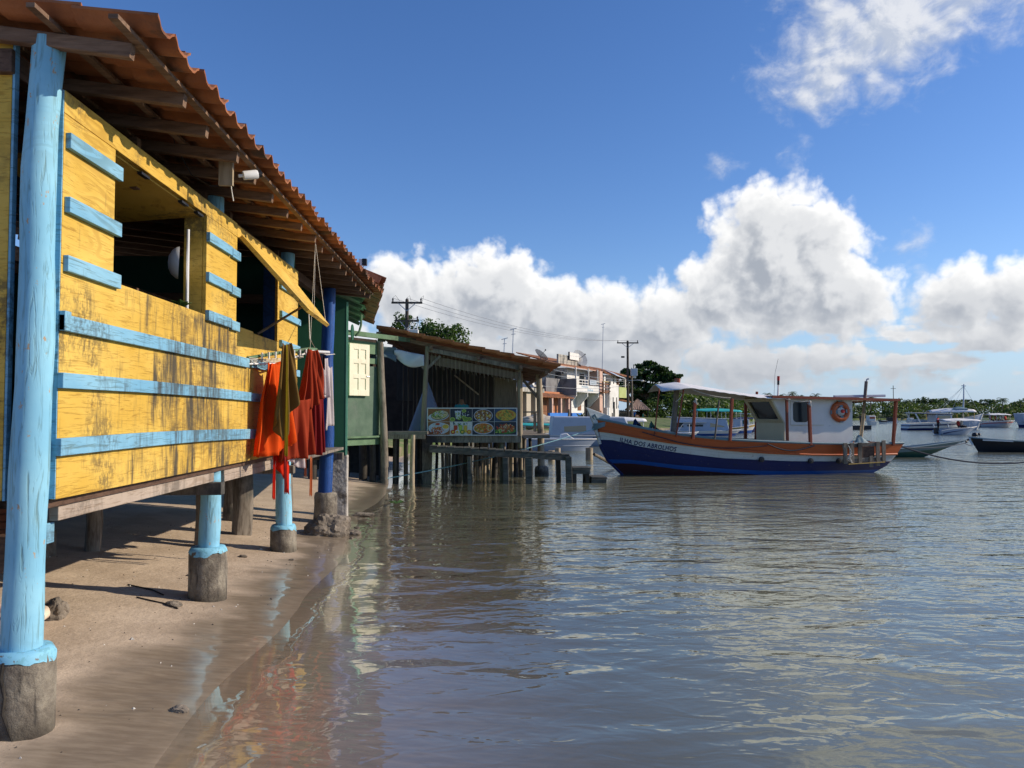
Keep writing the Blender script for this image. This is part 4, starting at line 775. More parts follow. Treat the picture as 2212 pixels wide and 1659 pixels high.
class Hull:
    def __init__(s, stem, stern, hb, sheer, zk=-.45, p=.32):
        """stem(z), stern(z): u at the ends; hb(s): half breadth at the sheer; sheer(s): height; zk keel depth"""
        s.stem, s.stern, s.hb, s.sheer, s.zk, s.p = stem, stern, hb, sheer, zk, p
    def pt(s, t, z, side, off=0.):
        zs = s.sheer(t); g = max(0., (z-s.zk)/(zs-s.zk))**s.p; u = s.stem(z)+t*(s.stern(z)-s.stem(z))
        return Vector((u, side*(s.hb(t)*g+off), z))
    def skin(s, root, rows, mats, ns=44, name='hull'):
        """rows: heights as functions of t from sheer to keel; mats[k] paints the strake between rows k and k+1"""
        b = MB(); T = [((i/ns)**1.35 if i/ns < .5 else i/ns) for i in range(ns+1)]; T = sorted(set([0.0]+[.5**.35*x if False else x for x in T])); n = len(T)
        for side in (-1, 1):
            G = [[s.pt(t, f(t), side) for t in T] for f in rows]
            for k_ in range(len(rows)-1):
                b.mi = k_; o = len(b.v); sub = 3; vs = []
                for j in range(sub+1):
                    for i, t in enumerate(T):
                        z = rows[k_](t)+(rows[k_+1](t)-rows[k_](t))*j/sub; vs.append(s.pt(t, z, side))
                fs = [(j*n+i, j*n+i+1, (j+1)*n+i+1, (j+1)*n+i) for j in range(sub) for i in range(n-1)]
                if side > 0: fs = [f_[::-1] for f_ in fs]
                b.add(vs, fs)
        for k_ in range(len(rows)-1):     # transom
            b.mi = k_; z0, z1 = rows[k_](1.), rows[k_+1](1.)
            b.add([s.pt(1., z0, -1), s.pt(1., z0, 1), s.pt(1., z1, 1), s.pt(1., z1, -1)], [(0, 1, 2, 3)])
        return b.build(name, mats, root, local=True, smooth=42, fix=False)
    def inside(s, root, drop, m_in, m_deck, ns=30):
        b = MB()
        for side in (-1, 1):
            b.grid(lambda u, v: s.pt(u, s.sheer(u)-drop*v, side, -.05), ns, 1)
        b.build('bulwark', m_in, root, local=True)
        d = MB(); d.grid(lambda u, v: s.pt(u, s.sheer(u)-drop, 1)*v+s.pt(u, s.sheer(u)-drop, -1)*(1-v), ns, 4); d.build('deck', m_deck, root, local=True)
    def rail(s, root, z, r, m, name, off=0., t0=0., t1=1., sides=(-1, 1), flat=False):
        for side in sides:
            b = MB(); n = 30; b.tube([s.pt(t0+(t1-t0)*i/n, z(t0+(t1-t0)*i/n), side, off) for i in range(n+1)], r, 6); b.build(name, m, root, local=True, smooth=50)
def txt(s, size, m, name, parent, fn, shear=0., spacing=1., local=True):
    """lettering laid on a surface: fn maps (x, y) of the flat text to a point"""
    cu = bpy.data.curves.new(name, 'FONT'); cu.body = s; cu.size = size; cu.shear = shear; cu.space_character = spacing; cu.resolution_u = 3; cu.offset = size*.022
    o = bpy.data.objects.new(name, cu); C.objects.link(o); dg = bpy.context.evaluated_depsgraph_get(); me = bpy.data.meshes.new_from_object(o.evaluated_get(dg)); bpy.data.objects.remove(o); bpy.data.curves.remove(cu)
    bm = bmesh.new(); bm.from_mesh(me); bmesh.ops.triangulate(bm, faces=bm.faces); bmesh.ops.subdivide_edges(bm, edges=[e for e in bm.edges if e.calc_length() > size*.25], cuts=1); bm.to_mesh(me); bm.free()
    w = max(v.co.x for v in me.vertices)
    for v in me.vertices: v.co = fn(v.co.x/w, v.co.y)
    me.materials.clear(); me.materials.append(MAT[m]); o = bpy.data.objects.new(name, me); C.objects.link(o); o.parent = parent; return o

# ---------------- the big fishing boat
FB = thing('fishing_boat', 'blue white and orange wooden fishing boat with cream cabin and name on its bow', 'boat', (2.86, 20.0, 0), R(8))
U = [.1,.5,1.12,2.0,3.08,4.4,5.73,7.1,8.5]; ts = lambda us: [(u-.1)/8.4 for u in us]
sheer = I(ts(U), [1.45,1.37,1.22,1.05,.93,.86,.81,.78,.79])
ob = I(ts([.2,1.19,1.8,3.08,4.39,5.73,7.11,8.3]), [1.13,.93,.83,.66,.56,.50,.475,.48]); wb = I(ts([.35,1.0,1.95,3.12,5.11,7.17,8.2]), [.90,.73,.57,.43,.34,.31,.30])
lt = I(ts([.63,1.88,3.83,5.2,8.2]), [.40,.26,.12,.085,.08]); lb_ = I(ts([.63,1.88,3.83,5.2,8.2]), [.30,.15,.02,-.03,-.04])
HF = Hull(I([-.45,0,.39,.72,1.1,1.45], [1.3,.82,.45,.27,.18,.1]), I([-.45,0,.18,.45,.78], [7.0,7.75,8.1,8.32,8.52]), I([0,.05,.12,.22,.4,.6,.8,1.], [.04,.25,.50,.76,.97,1.02,.96,.74]), sheer)
HF.skin(FB, [sheer, ob, wb, lt, lb_, lambda t: -.44], ['hull_orange', 'hull_white', 'hull_navy', 'hull_blue', 'hull_maroon'])
HF.inside(FB, .24, 'hull_orange', 'deck_brown')
HF.rail(FB, lambda t: sheer(t)+.012, .035, 'gunwale', 'gunwale', -.012); HF.rail(FB, lambda t: ob(t)+.02, .03, 'hull_orange', 'rub_rail', .008); HF.rail(FB, lambda t: wb(t)+.004, .012, 'hull_navy', 'band_edge', .002)
b = MB(); b.prism([(-.17, -.05, 1.76), (.48, -.05, 1.53), (.40, -.05, 1.26), (.06, -.05, 1.26)], (0, .1, 0)); b.build('stem_head', 'hull_white', FB, local=True, bevel=.01)
b = MB(); b.tube([(.04, 0, 1.30), (.13, 0, 1.1), (.215, 0, .80)], .045, 6); b.build('stem_post', 'hull_white', FB, local=True, smooth=50); b = MB(); b.tube([(.216, 0, .797), (.25, 0, .70), (.42, 0, .38), (.80, 0, .02), (1.25, 0, -.42)], .045, 6); b.build('stem_post', 'hull_navy', FB, local=True, smooth=50)
b = MB(); b.tube([(.0, -.055, 1.52), (.06, -.07, 1.57), (.10, -.055, 1.50), (.05, -.06, 1.46), (0, -.055, 1.52)], .022, 6); b.build('hawse_ring', 'gunwale', FB, local=True)
b = MB()
for i in range(5): b.tube([(.03+.02*i, .10, 1.20+.03*i), (.26+.02*i, .11, 1.30+.02*i), (.40, .07, 1.32+.02*i), (.40, -.09, 1.31+.02*i), (.24+.02*i, -.12, 1.26+.025*i), (.03+.01*i, -.10, 1.18+.035*i), (.0+.01*i, 0, 1.18+.035*i)], .022, 6)
b.build('bow_rope', 'gunwale', FB, local=True, smooth=60)
def name_pt(x, y):
    u = .66+x*1.38; zc = (ob((u-.1)/8.4)*.5+wb((u-.1)/8.4)*.5)-.005; z = zc-.050+y; t = (u-HF.stem(z))/(HF.stern(z)-HF.stem(z)); return HF.pt(t, z, -1, .008)
txt('ILHA DOS ABROLHOS', .160, 'hull_navy', 'boat_name', FB, name_pt, .18, 1.12)
# cabin
cab = MB(); h_ = .74
cab.prism([(5.04, -h_, .62), (7.0, -h_, .60), (7.0, -h_, 1.98), (4.66, -h_, 2.02), (5.04, -h_, 1.36)], (0, .04, 0)); cab.prism([(5.04, h_-.04, .62), (7.0, h_-.04, .60), (7.0, h_-.04, 1.98), (4.66, h_-.04, 2.02), (5.04, h_-.04, 1.36)], (0, .04, 0)); cab.box((6.96, -h_+.041, .6), (7.0, h_-.041, 1.98))
cab.build('cabin_walls', 'cabin_white', FB, local=True)
fr_ = MB(); fr_.box((5.0, -h_-.004, .64), (5.035, h_+.004, 1.36)); e_ = Vector((-.38, 0, .66))
def fp(v, k_): p = Vector((5.035, v, 1.362))+e_*k_; return p
for v0, v1, k0, k1 in ((-h_-.004, h_+.004, 0, .14), (-h_-.004, h_+.004, .86, 1.), (-h_-.004, -h_+.16, .1401, .8599), (h_-.16, h_+.004, .1401, .8599)) :
    fr_.prism([fp(v0, k0), fp(v1, k0), fp(v1, k1), fp(v0, k1)], (-.035, 0, -.02))
fr_.build('cabin_front', 'cabin_cream', FB, local=True, bevel=.004)
for v0, v1 in ((-.58, .58),):
    g = MB(); g.prism([fp(v0, .14)+Vector((.01, 0, 0)), fp(v1, .14)+Vector((.01, 0, 0)), fp(v1, .86)+Vector((.01, 0, 0)), fp(v0, .86)+Vector((.01, 0, 0))], (.01, 0, 0)); g.build('windscreen', 'dark_glass', FB, local=True)
def rrect(u0, u1, z0, z1, r, v, n=5):
    P_ = []
    for cx, cz, a0 in ((u1-r, z1-r, 0), (u0+r, z1-r, 90), (u0+r, z0+r, 180), (u1-r, z0+r, 270)):
        P_ += [(cx+r*math.cos(R(a0+90*i/n)), v, cz+r*math.sin(R(a0+90*i/n))) for i in range(n+1)]
    return P_
g = MB(); g.prism(rrect(5.20, 5.76, 1.30, 1.96, .02, -h_-.018), (0, .017, 0)); wf = g.build('window', 'cabin_white', FB, local=True)
g = MB(); g.prism(rrect(5.26, 5.70, 1.37, 1.92, .10, -h_-.024), (0, .005, 0)); g.build('pane', 'dark_glass', wf, local=True)
MB().box((5.22, -h_-.012, 1.285), (6.15, -h_-.001, 1.297)).build('ledge', 'cabin_cream', FB, local=True)
r_ = MB(); r_.prism([(4.6, -.92, 2.03), (8.24, -.92, 1.955), (8.24, .92, 1.955), (4.6, .92, 2.03)], (0, 0, .015)); r_.build('roof_deck', 'cabin_cream', FB, local=True)
r_ = MB(); r_.prism([(4.58, -.95, 2.047), (8.27, -.95, 1.972), (8.27, .95, 1.972), (4.58, .95, 2.047)], (0, 0, .022))
r_.beam((4.58, -.94, 2.03), (8.27, -.94, 1.955), .03, .055); r_.beam((4.58, .94, 2.03), (8.27, .94, 1.955), .03, .055); r_.beam((8.26, -.92, 1.955), (8.26, .92, 1.955), .03, .055); r_.build('roof', 'post_red', FB, local=True)
bu = MB(); n = 30
for i in range(n):
    pass
bu.lathe([(.13, -.001), (.275, -.001), (.285, .03), (.25, .085), (.2, .10), (.15, .085), (.125, .03)], (0, 0, 0), 30, 'y'); bu.f = bu.f[:-2]; bu.m = bu.m[:-2]; bu.v = [(v[0]+6.62, -h_-.005+v[1] if v[1] < 0 else -h_-.005-v[1], v[2]+1.65) for v in bu.v]
bo = bu.build('life_ring', 'hull_orange', FB, local=True, smooth=60)
for a in (0, 90, 180, 270):
    c_ = MB(); x, z = math.cos(R(a+4)), math.sin(R(a+4)); px, pz = -z, x; c_.prism([(6.62+x*.12+px*.045, -h_-.112, 1.65+z*.12+pz*.045), (6.62+x*.29+px*.05, -h_-.06, 1.65+z*.29+pz*.05), (6.62+x*.29-px*.05, -h_-.06, 1.65+z*.29-pz*.05), (6.62+x*.12-px*.045, -h_-.112, 1.65+z*.12-pz*.045)], (0, .02, 0)); c_.build('strap', 'gunwale', bo, local=True)
c_ = MB(); c_.lathe([(.125, 0), (.12, .05), (.07, .09), (0, .09)], (0, 0, 0), 14, 'y'); c_.v = [(v[0]+6.62, -h_-.02-abs(v[1]), v[2]+1.65) for v in c_.v]; c_.build('coil', 'rope_white', bo, local=True, smooth=40)
c_ = MB(); c_.lathe([(.055, 0), (.05, .03), (0, .035)], (0, 0, 0), 12, 'y'); c_.v = [(v[0]+6.64, -h_-.11-abs(v[1]), v[2]+1.66) for v in c_.v]; c_.build('cap', 'red_paint', bo, local=True, smooth=40)
# posts, poles
def bp(p0, p1, r, m, name='awning_post', sq=True):
    b = MB()
    if sq: b.beam(p0, p1, r*2, r*2, up=(0, 1, 0), ch=r*.3)
    else: b.tube([p0, lerp(p0, p1, .5), p1], r, 8)
    return b.build(name, m, FB, local=True, smooth=40)
bp((2.21, 0, .85), (2.36, 0, 2.50), .06, 'grey_wood', 'mast_post')
MB().tube([(2.355, 0, 2.38), (2.368, 0, 2.53)], .078, 8).build('mast_cap', 'post_red', FB, local=True)
for a in (((1.48,-.6,1.05),(1.62,-.6,2.24),.017,'post_red',0),((1.98,-.80,1.0),(2.18,-.84,2.2),.022,'post_red',0),((2.40,-.88,.95),(2.46,-.90,1.93),.034,'post_red',1),((2.96,-.95,.93),(3.10,-.95,1.95),.022,'grey_wood',0),((3.37,-.97,.90),(3.44,-.97,1.98),.036,'post_red',1),((4.75,.9,.8),(4.77,.9,1.9),.04,'post_red',1),((5.06,.9,.8),(5.12,.9,2.22),.03,'post_red',1),((5.01,-.9,.8),(5.0,-.9,2.02),.032,'post_red',1),((5.61,-.99,.78),(5.58,-.99,1.90),.040,'post_red',1),((8.15,-.80,.74),(8.22,-.86,1.95),.038,'post_red',1)):
    bp(a[0], a[1], a[2], a[3], 'awning_post', a[4])
bp((7.48, -.35, .75), (7.60, -.35, 1.6), .046, 'pole_wood', 'exhaust_pole', 0); bp((7.60, -.35, 1.6), (7.70, -.35, 2.48), .042, 'grey_wood', 'exhaust_pole', 0)
b = MB(); b.tube([(7.70, -.35, 2.47), (7.72, -.35, 2.53), (7.77, -.35, 2.55)], .024, 8); b.build('exhaust_tip', 'steel', FB, local=True)
bp((6.75, -.3, 2.06), (8.28, -.32, 2.09), .035, 'boat_grey', 'roof_plank')
bp((5.26, 0, 2.06), (5.275, 0, 2.38), .022, 'cabin_white', 'light_mast', 0); bp((5.275, 0, 2.38), (5.28, 0, 2.50), .03, 'black_hull', 'light_mast', 0); bp((5.28, 0, 2.50), (5.285, 0, 2.62), .035, 'red_paint', 'mast_light', 0)
b = MB(); b.tube([(5.2, .1, 2.06), (5.25, .12, 2.7), (5.36, .14, 3.1)], .005, 4); b.build('aerial', 'rope_dark', FB, local=True)
bp((8.34, -.55, .72), (8.45, -.55, 1.32), .022, 'grey_wood', 'tiller', 0)
# awning
aw = MB(); zr = I([1.7,2.3,3.5,4.2,5.1], [2.36,2.44,2.26,2.15,2.09])
def fa(u, v):
    uu = 1.72+3.36*u; s_ = (v-.5)*2; w = .95*min(1, .55+u*6); z = zr(uu)-.20*abs(s_)**1.25*(1-.4*u)-.006*math.sin(math.pi*((uu-1.7)*.9 % 1.))*(1-abs(s_)*.3)+.006*math.sin(uu*23+s_*4)*abs(s_)
    return Vector((uu, s_*w, z))
aw.grid(fa, 48, 16); aw.build('awning', 'canvas', FB, local=True, smooth=180, solid=.008)
for p0, p1 in (((2.40, -.9, 2.21), (3.42, -.95, 2.0)), ((2.2, -.85, 2.2), (1.98, -.8, 1.9)), ((5.0, -.9, 1.98), (5.58, -.95, 1.93))): b = MB(); b.tube(rope(p0, p1, .05), .008, 4); b.build('awning_cord', 'rope_white', FB, local=True)
for p in ((2.46,-.9,1.95),(5.58,-.99,1.9)):
    b = MB()
    for i in range(4): b.tube([Vector(p)+Vector((.06*math.cos(i*1.7), -.03, .05*math.sin(i*2.3))), Vector(p)+Vector((.0, -.06, 0)), Vector(p)+Vector((-.04*math.cos(i), -.05, -.07-.02*i))], .010, 5)
    b.build('knot', 'rope_white', FB, local=True)
b = MB(); b.tube([HF.pt(t, sheer(t)-.10-.16*math.sin(math.pi*(t-.12)/.38)*.8, -1, .03) for t in [.12+.38*i/20 for i in range(21)]], .012, 5); b.tube([HF.pt(t, sheer(t)-.05-.15*math.sin(math.pi*(t-.5)/.16), -1, .035) for t in [.5+.16*i/12 for i in range(13)]], .016, 5); b.build('side_rope', 'rope_dark', FB, local=True)
MB().beam((3.9, -.93, .90), (5.0, -.93, .87), .12, .05).build('thwart_plank', 'grey_wood', FB, local=True)
for u in (4.2, 5.7, 6.6):
    t = (u-.1)/8.4; p = HF.pt(t, wb(t)+.03, -1, .02); b = MB(); b.lathe([(.0, .0), (.07, .0), (.07, .05), (0, .06)], p, 12, 'y'); b.build('scupper', 'black_hull', FB, local=True)
# slatted rack over the side
k_ = MB(); rr = random.Random(3); O_ = Vector((6.40, -1.16, .30)); ax_ = Vector((1.26, .03, .05)); up_ = Vector((-.02, -.03, .52))
def slat(u0, u1, z0, z1, d, b): b.prism([O_+ax_*u0+up_*z0, O_+ax_*u1+up_*z0, O_+ax_*u1+up_*z1, O_+ax_*u0+up_*z1], Vector((0, -.035, 0))); b.v[-8:] = [tuple(Vector(v)+Vector((0, d, 0))) for v in b.v[-8:]]
rk_ = thing('slatted_rack', 'worn grey slatted timber rack hung on the stern quarter of the fishing boat', 'rack', tuple(WM[FB.name] @ O_), R(8)); Mi = WM[rk_.name].inverted() @ WM[FB.name]
def bl(b, name, m, bev=0.): b.v = [tuple(Mi @ Vector(v)) for v in b.v]; return b.build(name, m, rk_, local=True, bevel=bev)
for z0, z1 in ((.02, .2), (.78, .97)): b = MB(); slat(.0, .98, z0, z1, 0, b); bl(b, 'rail', 'grey_wood', .005)
for u, z0, z1 in ((.0,-.02,1.02),(.16,-.08,1.0),(.34,-.04,1.0),(.76,-.22,1.0),(.90,-.02,1.05),(.60,-.26,.3)): b = MB(); slat(u, u+.085, z0, z1, -.036, b); bl(b, 'slat', 'grey_wood', .005)
b = MB(); slat(.40, .74, .22, .76, .01, b); bl(b, 'panel', 'dark_wood')
b = MB(); slat(.1, .95, -.06, -.02, -.06, b); bl(b, 'bamboo', 'yellow_hull')
b = MB()
for i in range(6): b.tube([O_+ax_*(.1+.02*i)+up_*(.9-.1*i)+Vector((0, -.09, 0)), O_+ax_*(.16-.02*i)+up_*(.6-.08*i)+Vector((0, -.10, 0)), O_+ax_*(.12+.015*i)+up_*(.25-.05*i)+Vector((0, -.09, 0))], .010, 5)
bl(b, 'lashing', 'rope_white')
b = MB(); rr = random.Random(4); b.grid(lambda u, v: Vector((7.2+.5*(u-.5)*(1.1-v), -.72+.3*(v-.5), .80+.22*math.sin(math.pi*u)*(1-abs(2*v-1))**.5+.05*noise.noise(Vector((u*6, v*6, 1))))), 18, 12); o = b.build('rope_heap', 'gunwale', FB, local=True, smooth=60)
for u, z, c_ in ((1.25, 1.30, 'cloth_navy'), (1.7, 1.22, 'green_dark')):
    if c_ not in MAT: cloth_mat('cloth_navy', (.015, .035, .09), 0)
    b = MB(); b.grid(lambda a, v: Vector((u+.32*(a-.5)*(1.2-v*.7), .1+.3*(v-.5), z-.14+.30*math.sin(math.pi*a)*(.5+.5*v)+.06*noise.noise(Vector((a*5+u, v*5, 2))))), 16, 12); o = b.build('bundle', c_, FB, local=True, smooth=60)

# ---------------- mooring lines
t = MB(); t.tube(rope((-2.2, 17.48, .13), WM[FB.name] @ Vector((.10, -.06, 1.22)), .10, 30), .013, 6); tag(t.build('mooring_rope', 'rope_blue', None), 'pale blue rope running from the shack post to the boat bow', 'rope')
t = MB(); t.tube(rope(WM[FB.name] @ Vector((8.5, -.3, .78)), (15.8, 21.2, .28), .28, 24), .022, 6); tag(t.build('stern_rope', 'rope_dark', None), 'dark mooring rope running from the boat stern out to the right', 'rope')

# ---------------- simpler boats
def shape(L, B, zb, zm, zs, rake=.5, srake=.2, tr=.75, zk=-.3, p=.3, upsweep=2.2, fine=.42):
    return Hull(I([zk, 0, zb], [rake*1.3, rake, 0]), I([zk, 0, zs], [L-srake*1.4, L-srake, L]), lambda t: B/2*(max(.02, math.sin(min(1, t/fine)*math.pi/2)**.8) if t < fine else 1-(1-tr)*((t-fine)/(1-fine))**2), lambda t: zm+(zb-zm)*max(0, 1-t/.6)**upsweep+(zs-zm)*max(0, (t-.5)/.5)**2, zk, p)
def fr(h, f): return lambda t: h.sheer(t)*f
def boat(name, label, loc, rz, hull, fr_rows, mats, deck=('boat_grey', 'boat_grey'), rail='cabin_white', drop=.2, group=None, cat='boat', rr_=.022):
    t = thing(name, label, cat, loc, rz, group); hull.skin(t, [fr(hull, 1.)]+[fr(hull, f) for f in fr_rows]+[lambda t_: hull.zk+.01], mats, 26); hull.inside(t, drop, deck[0], deck[1], 16); hull.rail(t, lambda t_: hull.sheer(t_), rr_, rail, 'rub_rail'); return t
def L_(b, name, m, t, **k): return b.build(name, m, t, local=True, **k)
def cano(t, u0, u1, w, z, rise, m, name='canopy', droop=.0):
    b = MB(); b.grid(lambda a, v: Vector((u0+(u1-u0)*a, (v-.5)*2*w, z+rise*(1-(2*v-1)**2)*(.55+.45*math.sin(math.pi*a))-droop*a-.02*math.sin(a*19)*abs(2*v-1))), 16, 8); return L_(b, name, m, t, smooth=180, solid=.03)
def posts(t, ps, r, m, name='canopy_post'):
    for p0, p1 in ps: b = MB(); b.tube([p0, p1], r, 6); L_(b, name, m, t)
# white open boat behind the jetty: bow to the right
p = at(1291, 950, 33); h = shape(4.6, 1.5, .50, .52, .58, .55, .1, .9)
t = boat('motor_boat', 'open white motor boat with black centre line lying behind the jetty', (p.x, 33, 0), R(180), h, [.45], ['sky_hull', 'sky_hull'])
b = MB(); b.prism([(1.62, -.3, .50), (1.0, -.3, .50), (1.2, -.3, .62), (1.35, -.3, .76), (1.60, -.3, .70)], (0, .6, 0)); L_(b, 'console', 'cabin_white', t, bevel=.03)
h.rail(t, lambda t_: h.sheer(t_)*.45, .012, 'boat_grey', 'strake')
b = MB(); b.box((4.45, -.2, .3), (4.8, .2, .85)); L_(b, 'outboard_motor', 'black_hull', t, bevel=.05)
# grey covered boat
p = at(1404, 950, 38); h = shape(5.2, 1.9, .75, .52, .55, .5, .1, .85)
t = boat('covered_boat', 'grey boat closed in with canvas and clear plastic windows', (p.x, 38, 0), R(180), h, [.5], ['sky_hull', 'sky_hull'])
b = MB(); b.prism([(4.98, -.86, .52), (1.0, -.86, .56), (1.4, -.82, 1.42), (4.9, -.80, 1.47)], (0, 1.7, 0)); L_(b, 'canvas_cover', 'boat_grey', t, bevel=.06)
for u0, u1 in ((3.3, 4.4), (2.6, 2.95), (1.6, 2.3)):
    b = MB(); b.prism([(u1-.05, .862, .72), (u0, .862, .72), (u0, .845, 1.25), (u1, .845, 1.25)], (0, .012, 0)); L_(b, 'clear_window', 'clear_sheet' if u0 != 2.6 else 'gunwale', t)
txt('D&S 1000', .14, 'black_hull', 'boat_number', t, lambda x, y: Vector((3.0-x*.72, .96, .36+y)), .15)
# canopy boat behind
p = at(1396, 940, 44); h = shape(4.4, 1.5, .55, .42, .45)
t = boat('canopy_boat', 'small white boat under a low curved canopy behind the bow of the fishing boat', (p.x, 44, 0), R(180), h, [.5], ['hull_white', 'hull_white'])
cano(t, .1, 3.6, .7, 1.15, .25, 'canvas'); posts(t, [((u, s_*.65, .45), (u, s_*.66, 1.18)) for u in (.3, 1.9, 3.4) for s_ in (-1, 1)], .02, 'cabin_white')
# passenger boat, little boat beside it, teal awning boat, dark blue boat
p = at(1601, 930, 55); h = shape(5.4, 1.8, .42, .34, .36, .45, .1, .85)
t = boat('passenger_boat', 'white and blue passenger boat with long flat roof seen under the awning', (p.x, 55, 0), R(172), h, [.42], ['cabin_white', 'hull_blue'])
b = MB(); b.prism([(5.0, -.75, .34), (.95, -.7, .36), (1.15, -.66, 1.18), (4.9, -.70, 1.3)], (0, 1.42, 0)); L_(b, 'cabin', 'sky_hull', t, bevel=.03)
b = MB(); b.prism([(5.25, -.85, 1.32), (.95, -.8, 1.18), (.95, .8, 1.18), (5.25, .85, 1.32)], (0, 0, .05)); L_(b, 'roof', 'cabin_white', t, bevel=.02)
for u0, u1, z0, z1, m_ in ((1.3, 2.3, .62, .98, 'clear_sheet'), (2.8, 3.9, .66, .80, 'dark_glass'), (4.2, 4.8, .62, .95, 'dark_glass')):
    b = MB(); b.box((u0, .721, z0), (u1, .733, z1)); L_(b, 'window', m_, t)
b = MB(); b.box((2.6, .70, .95), (4.95, 1.05, .985)); L_(b, 'side_awning', 'cabin_white', t)
p = at(1509, 938, 52); h = shape(2.6, 1.2, .34, .27, .28, .3, .1, .9)
t = boat('dinghy', 'little white and blue dinghy in front of the passenger boat', (p.x, 52, 0), R(178), h, [.5], ['hull_white', 'hull_blue'])
posts(t, [((.7, .3, .25), (.7, .3, .9)), ((1.6, .3, .25), (1.1, .3, .9))], .018, 'cabin_white', 'rail_post')
p = at(1633, 925, 62); h = shape(5.2, 1.8, .75, .42, .5, .4, .15, .8)
t = boat('awning_boat', 'wooden boat with a bright teal awning and yellow rails', (p.x, 62, 0), R(176), h, [.72, .35], ['yellow_hull', 'cabin_white', 'hull_blue'])
cano(t, 1.3, 5.0, .8, 1.72, .24, 'teal_canvas', droop=-.08); posts(t, [((u, s_*.7, .4), (u, s_*.72, 1.78)) for u in (1.4, 2.6, 3.8, 4.9) for s_ in (-1, 1)], .025, 'cabin_white')
b = MB(); b.box((.7, -.5, .4), (1.9, .5, 1.15)); L_(b, 'wheelhouse', 'boat_grey', t, bevel=.03); b = MB(); b.box((.45, -.75, 1.55), (1.5, .75, 1.6)); L_(b, 'roof', 'cabin_white', t)
b = MB(); b.box((.8, .501, .75), (1.2, .51, 1.05)); L_(b, 'window', 'green_dark', t)
p = at(1643, 925, 66); h = shape(2.6, 1.2, .7, .5, .5, .3, .1, .8)
t = boat('launch', 'dark blue launch moored behind the wooden boat with teal awning', (p.x, 66, 0), R(180), h, [.5], ['hull_blue', 'hull_navy']); cano(t, .6, 2.4, .5, 1.15, .1, 'hull_navy'); posts(t, [((u, s_*.5, .5), (u, s_*.5, 1.18)) for u in (.8, 2.2) for s_ in (-1, 1)], .02, 'cabin_white')
# canoes
p = at(2092, 962, 27.6); h = shape(5.2, .85, .62, .29, .30, 1.6, .4, .5, -.15, .5, 1.7, .6)
t = boat('canoe', 'slim green wooden canoe with upswept grey bow astern of the fishing boat', (p.x, 27.7, 0), R(180), h, [.55], ['gunwale', 'green_hull'], ('gunwale', 'deck_brown'), 'gunwale', .1)
b = MB(); b.tube([(-.08, 0, .64), (.02, 0, .60), (.04, .05, .54)], .04, 6); L_(b, 'bow_knot', 'black_hull', t, smooth=60)
b = MB(); b.beam((3.1, -.3, .30), (3.1, .3, .30), .12, .03); L_(b, 'thwart', 'post_red', t)
b = MB(); b.beam((.25, -.012, .55), (.95, -.10, .42), .14, .03); L_(b, 'foredeck', 'cabin_white', t)
p = at(2094, 952, 31.5); h = shape(6.5, 1.15, .60, .42, .42, .35, .3, .7, -.2, .4, 2.6, .34)
t = boat('canoe', 'black wooden canoe with pale inner rim at the right edge of the view', (p.x, 31.5, 0), R(-3), h, [.62], ['black_hull', 'black_hull'], ('yellow_hull', 'deck_brown'), 'gunwale', .16, rr_=.028)
b = MB(); b.beam((.35, -.36, .50), (1.5, -.50, .45), .05, .05); L_(b, 'inner_rail', 'cabin_white', t); b = MB(); b.tube([(.03, 0, .58), (.0, -.02, .5), (.1, -.05, .3)], .04, 6); L_(b, 'stem_band', 'canvas', t, smooth=50)
t = MB(); t.tube(rope(at(2085, 958, 27.6), at(2100, 963, 31.2), .02, 6), .015, 5); tag(t.build('canoe_rope', 'rope_dark', None), 'short dark rope tying the two canoes together', 'rope')
t = MB(); t.tube(rope(at(1946, 966, 22.5), at(2085, 957, 27.5), .08, 12), .013, 5); tag(t.build('canoe_rope', 'rope_dark', None), 'thin rope from the fishing boat stern to the green canoe bow', 'rope')
# speedboat, yacht, schooner and the rest out on the river
p = at(2110, 925, 56); h = shape(3.2, 1.2, .62, .50, .32, .85, .1, .9, -.2, .35, 1.3)
t = boat('speedboat', 'white speedboat with dark curved stripe and grey bimini canopy', (p.x, 56, 0), R(184), h, [.55], ['sky_hull', 'sky_hull'], ('boat_grey', 'boat_grey'), 'cabin_white', .1)
b = MB(); b.tube([h.pt(t_, .08+.42*(1-t_)**.8, 1, .01) for t_ in [.4+.55*i/12 for i in range(13)]], [.012+.003*i for i in range(13)], 6); L_(b, 'stripe', 'hull_navy', t)
cano(t, .1, 3.0, .6, 1.05, .17, 'canvas', droop=.0); posts(t, [((.2, s_*.5, .6), (.12, s_*.58, 1.08)) for s_ in (-1, 1)]+[((.9, s_*.5, .5), (.6, s_*.58, 1.1)) for s_ in (-1, 1)]+[((2.6, s_*.5, .4), (2.8, s_*.58, 1.06)) for s_ in (-1, 1)], .018, 'steel')
b = MB(); b.box((3.1, -.15, .1), (3.35, .15, .55)); L_(b, 'outboard_motor', 'black_hull', t, bevel=.04)
p = at(2083, 915, 72); h = shape(5.7, 1.9, .95, .72, .62, .9, -.2, .9, -.2, .3, 1.6)
t = boat('motor_yacht', 'long white motor yacht with blue stripe behind the speedboat', (p.x, 72, 0), R(180), h, [.78, .60, .30], ['cabin_white', 'hull_navy', 'cabin_white', 'hull_navy'], ('cabin_white', 'cabin_white'))
b = MB(); b.prism([(5.3, -.8, 1.62), (1.5, -.8, 1.50), (1.5, .8, 1.50), (5.3, .8, 1.62)], (0, 0, .07)); L_(b, 'roof', 'cabin_white', t, bevel=.02)
b = MB(); b.prism([(5.3, .805, 1.6), (1.5, .805, 1.48), (1.5, .805, 1.53), (5.3, .805, 1.65)], (0, .01, 0)); L_(b, 'roof_stripe', 'hull_navy', t)
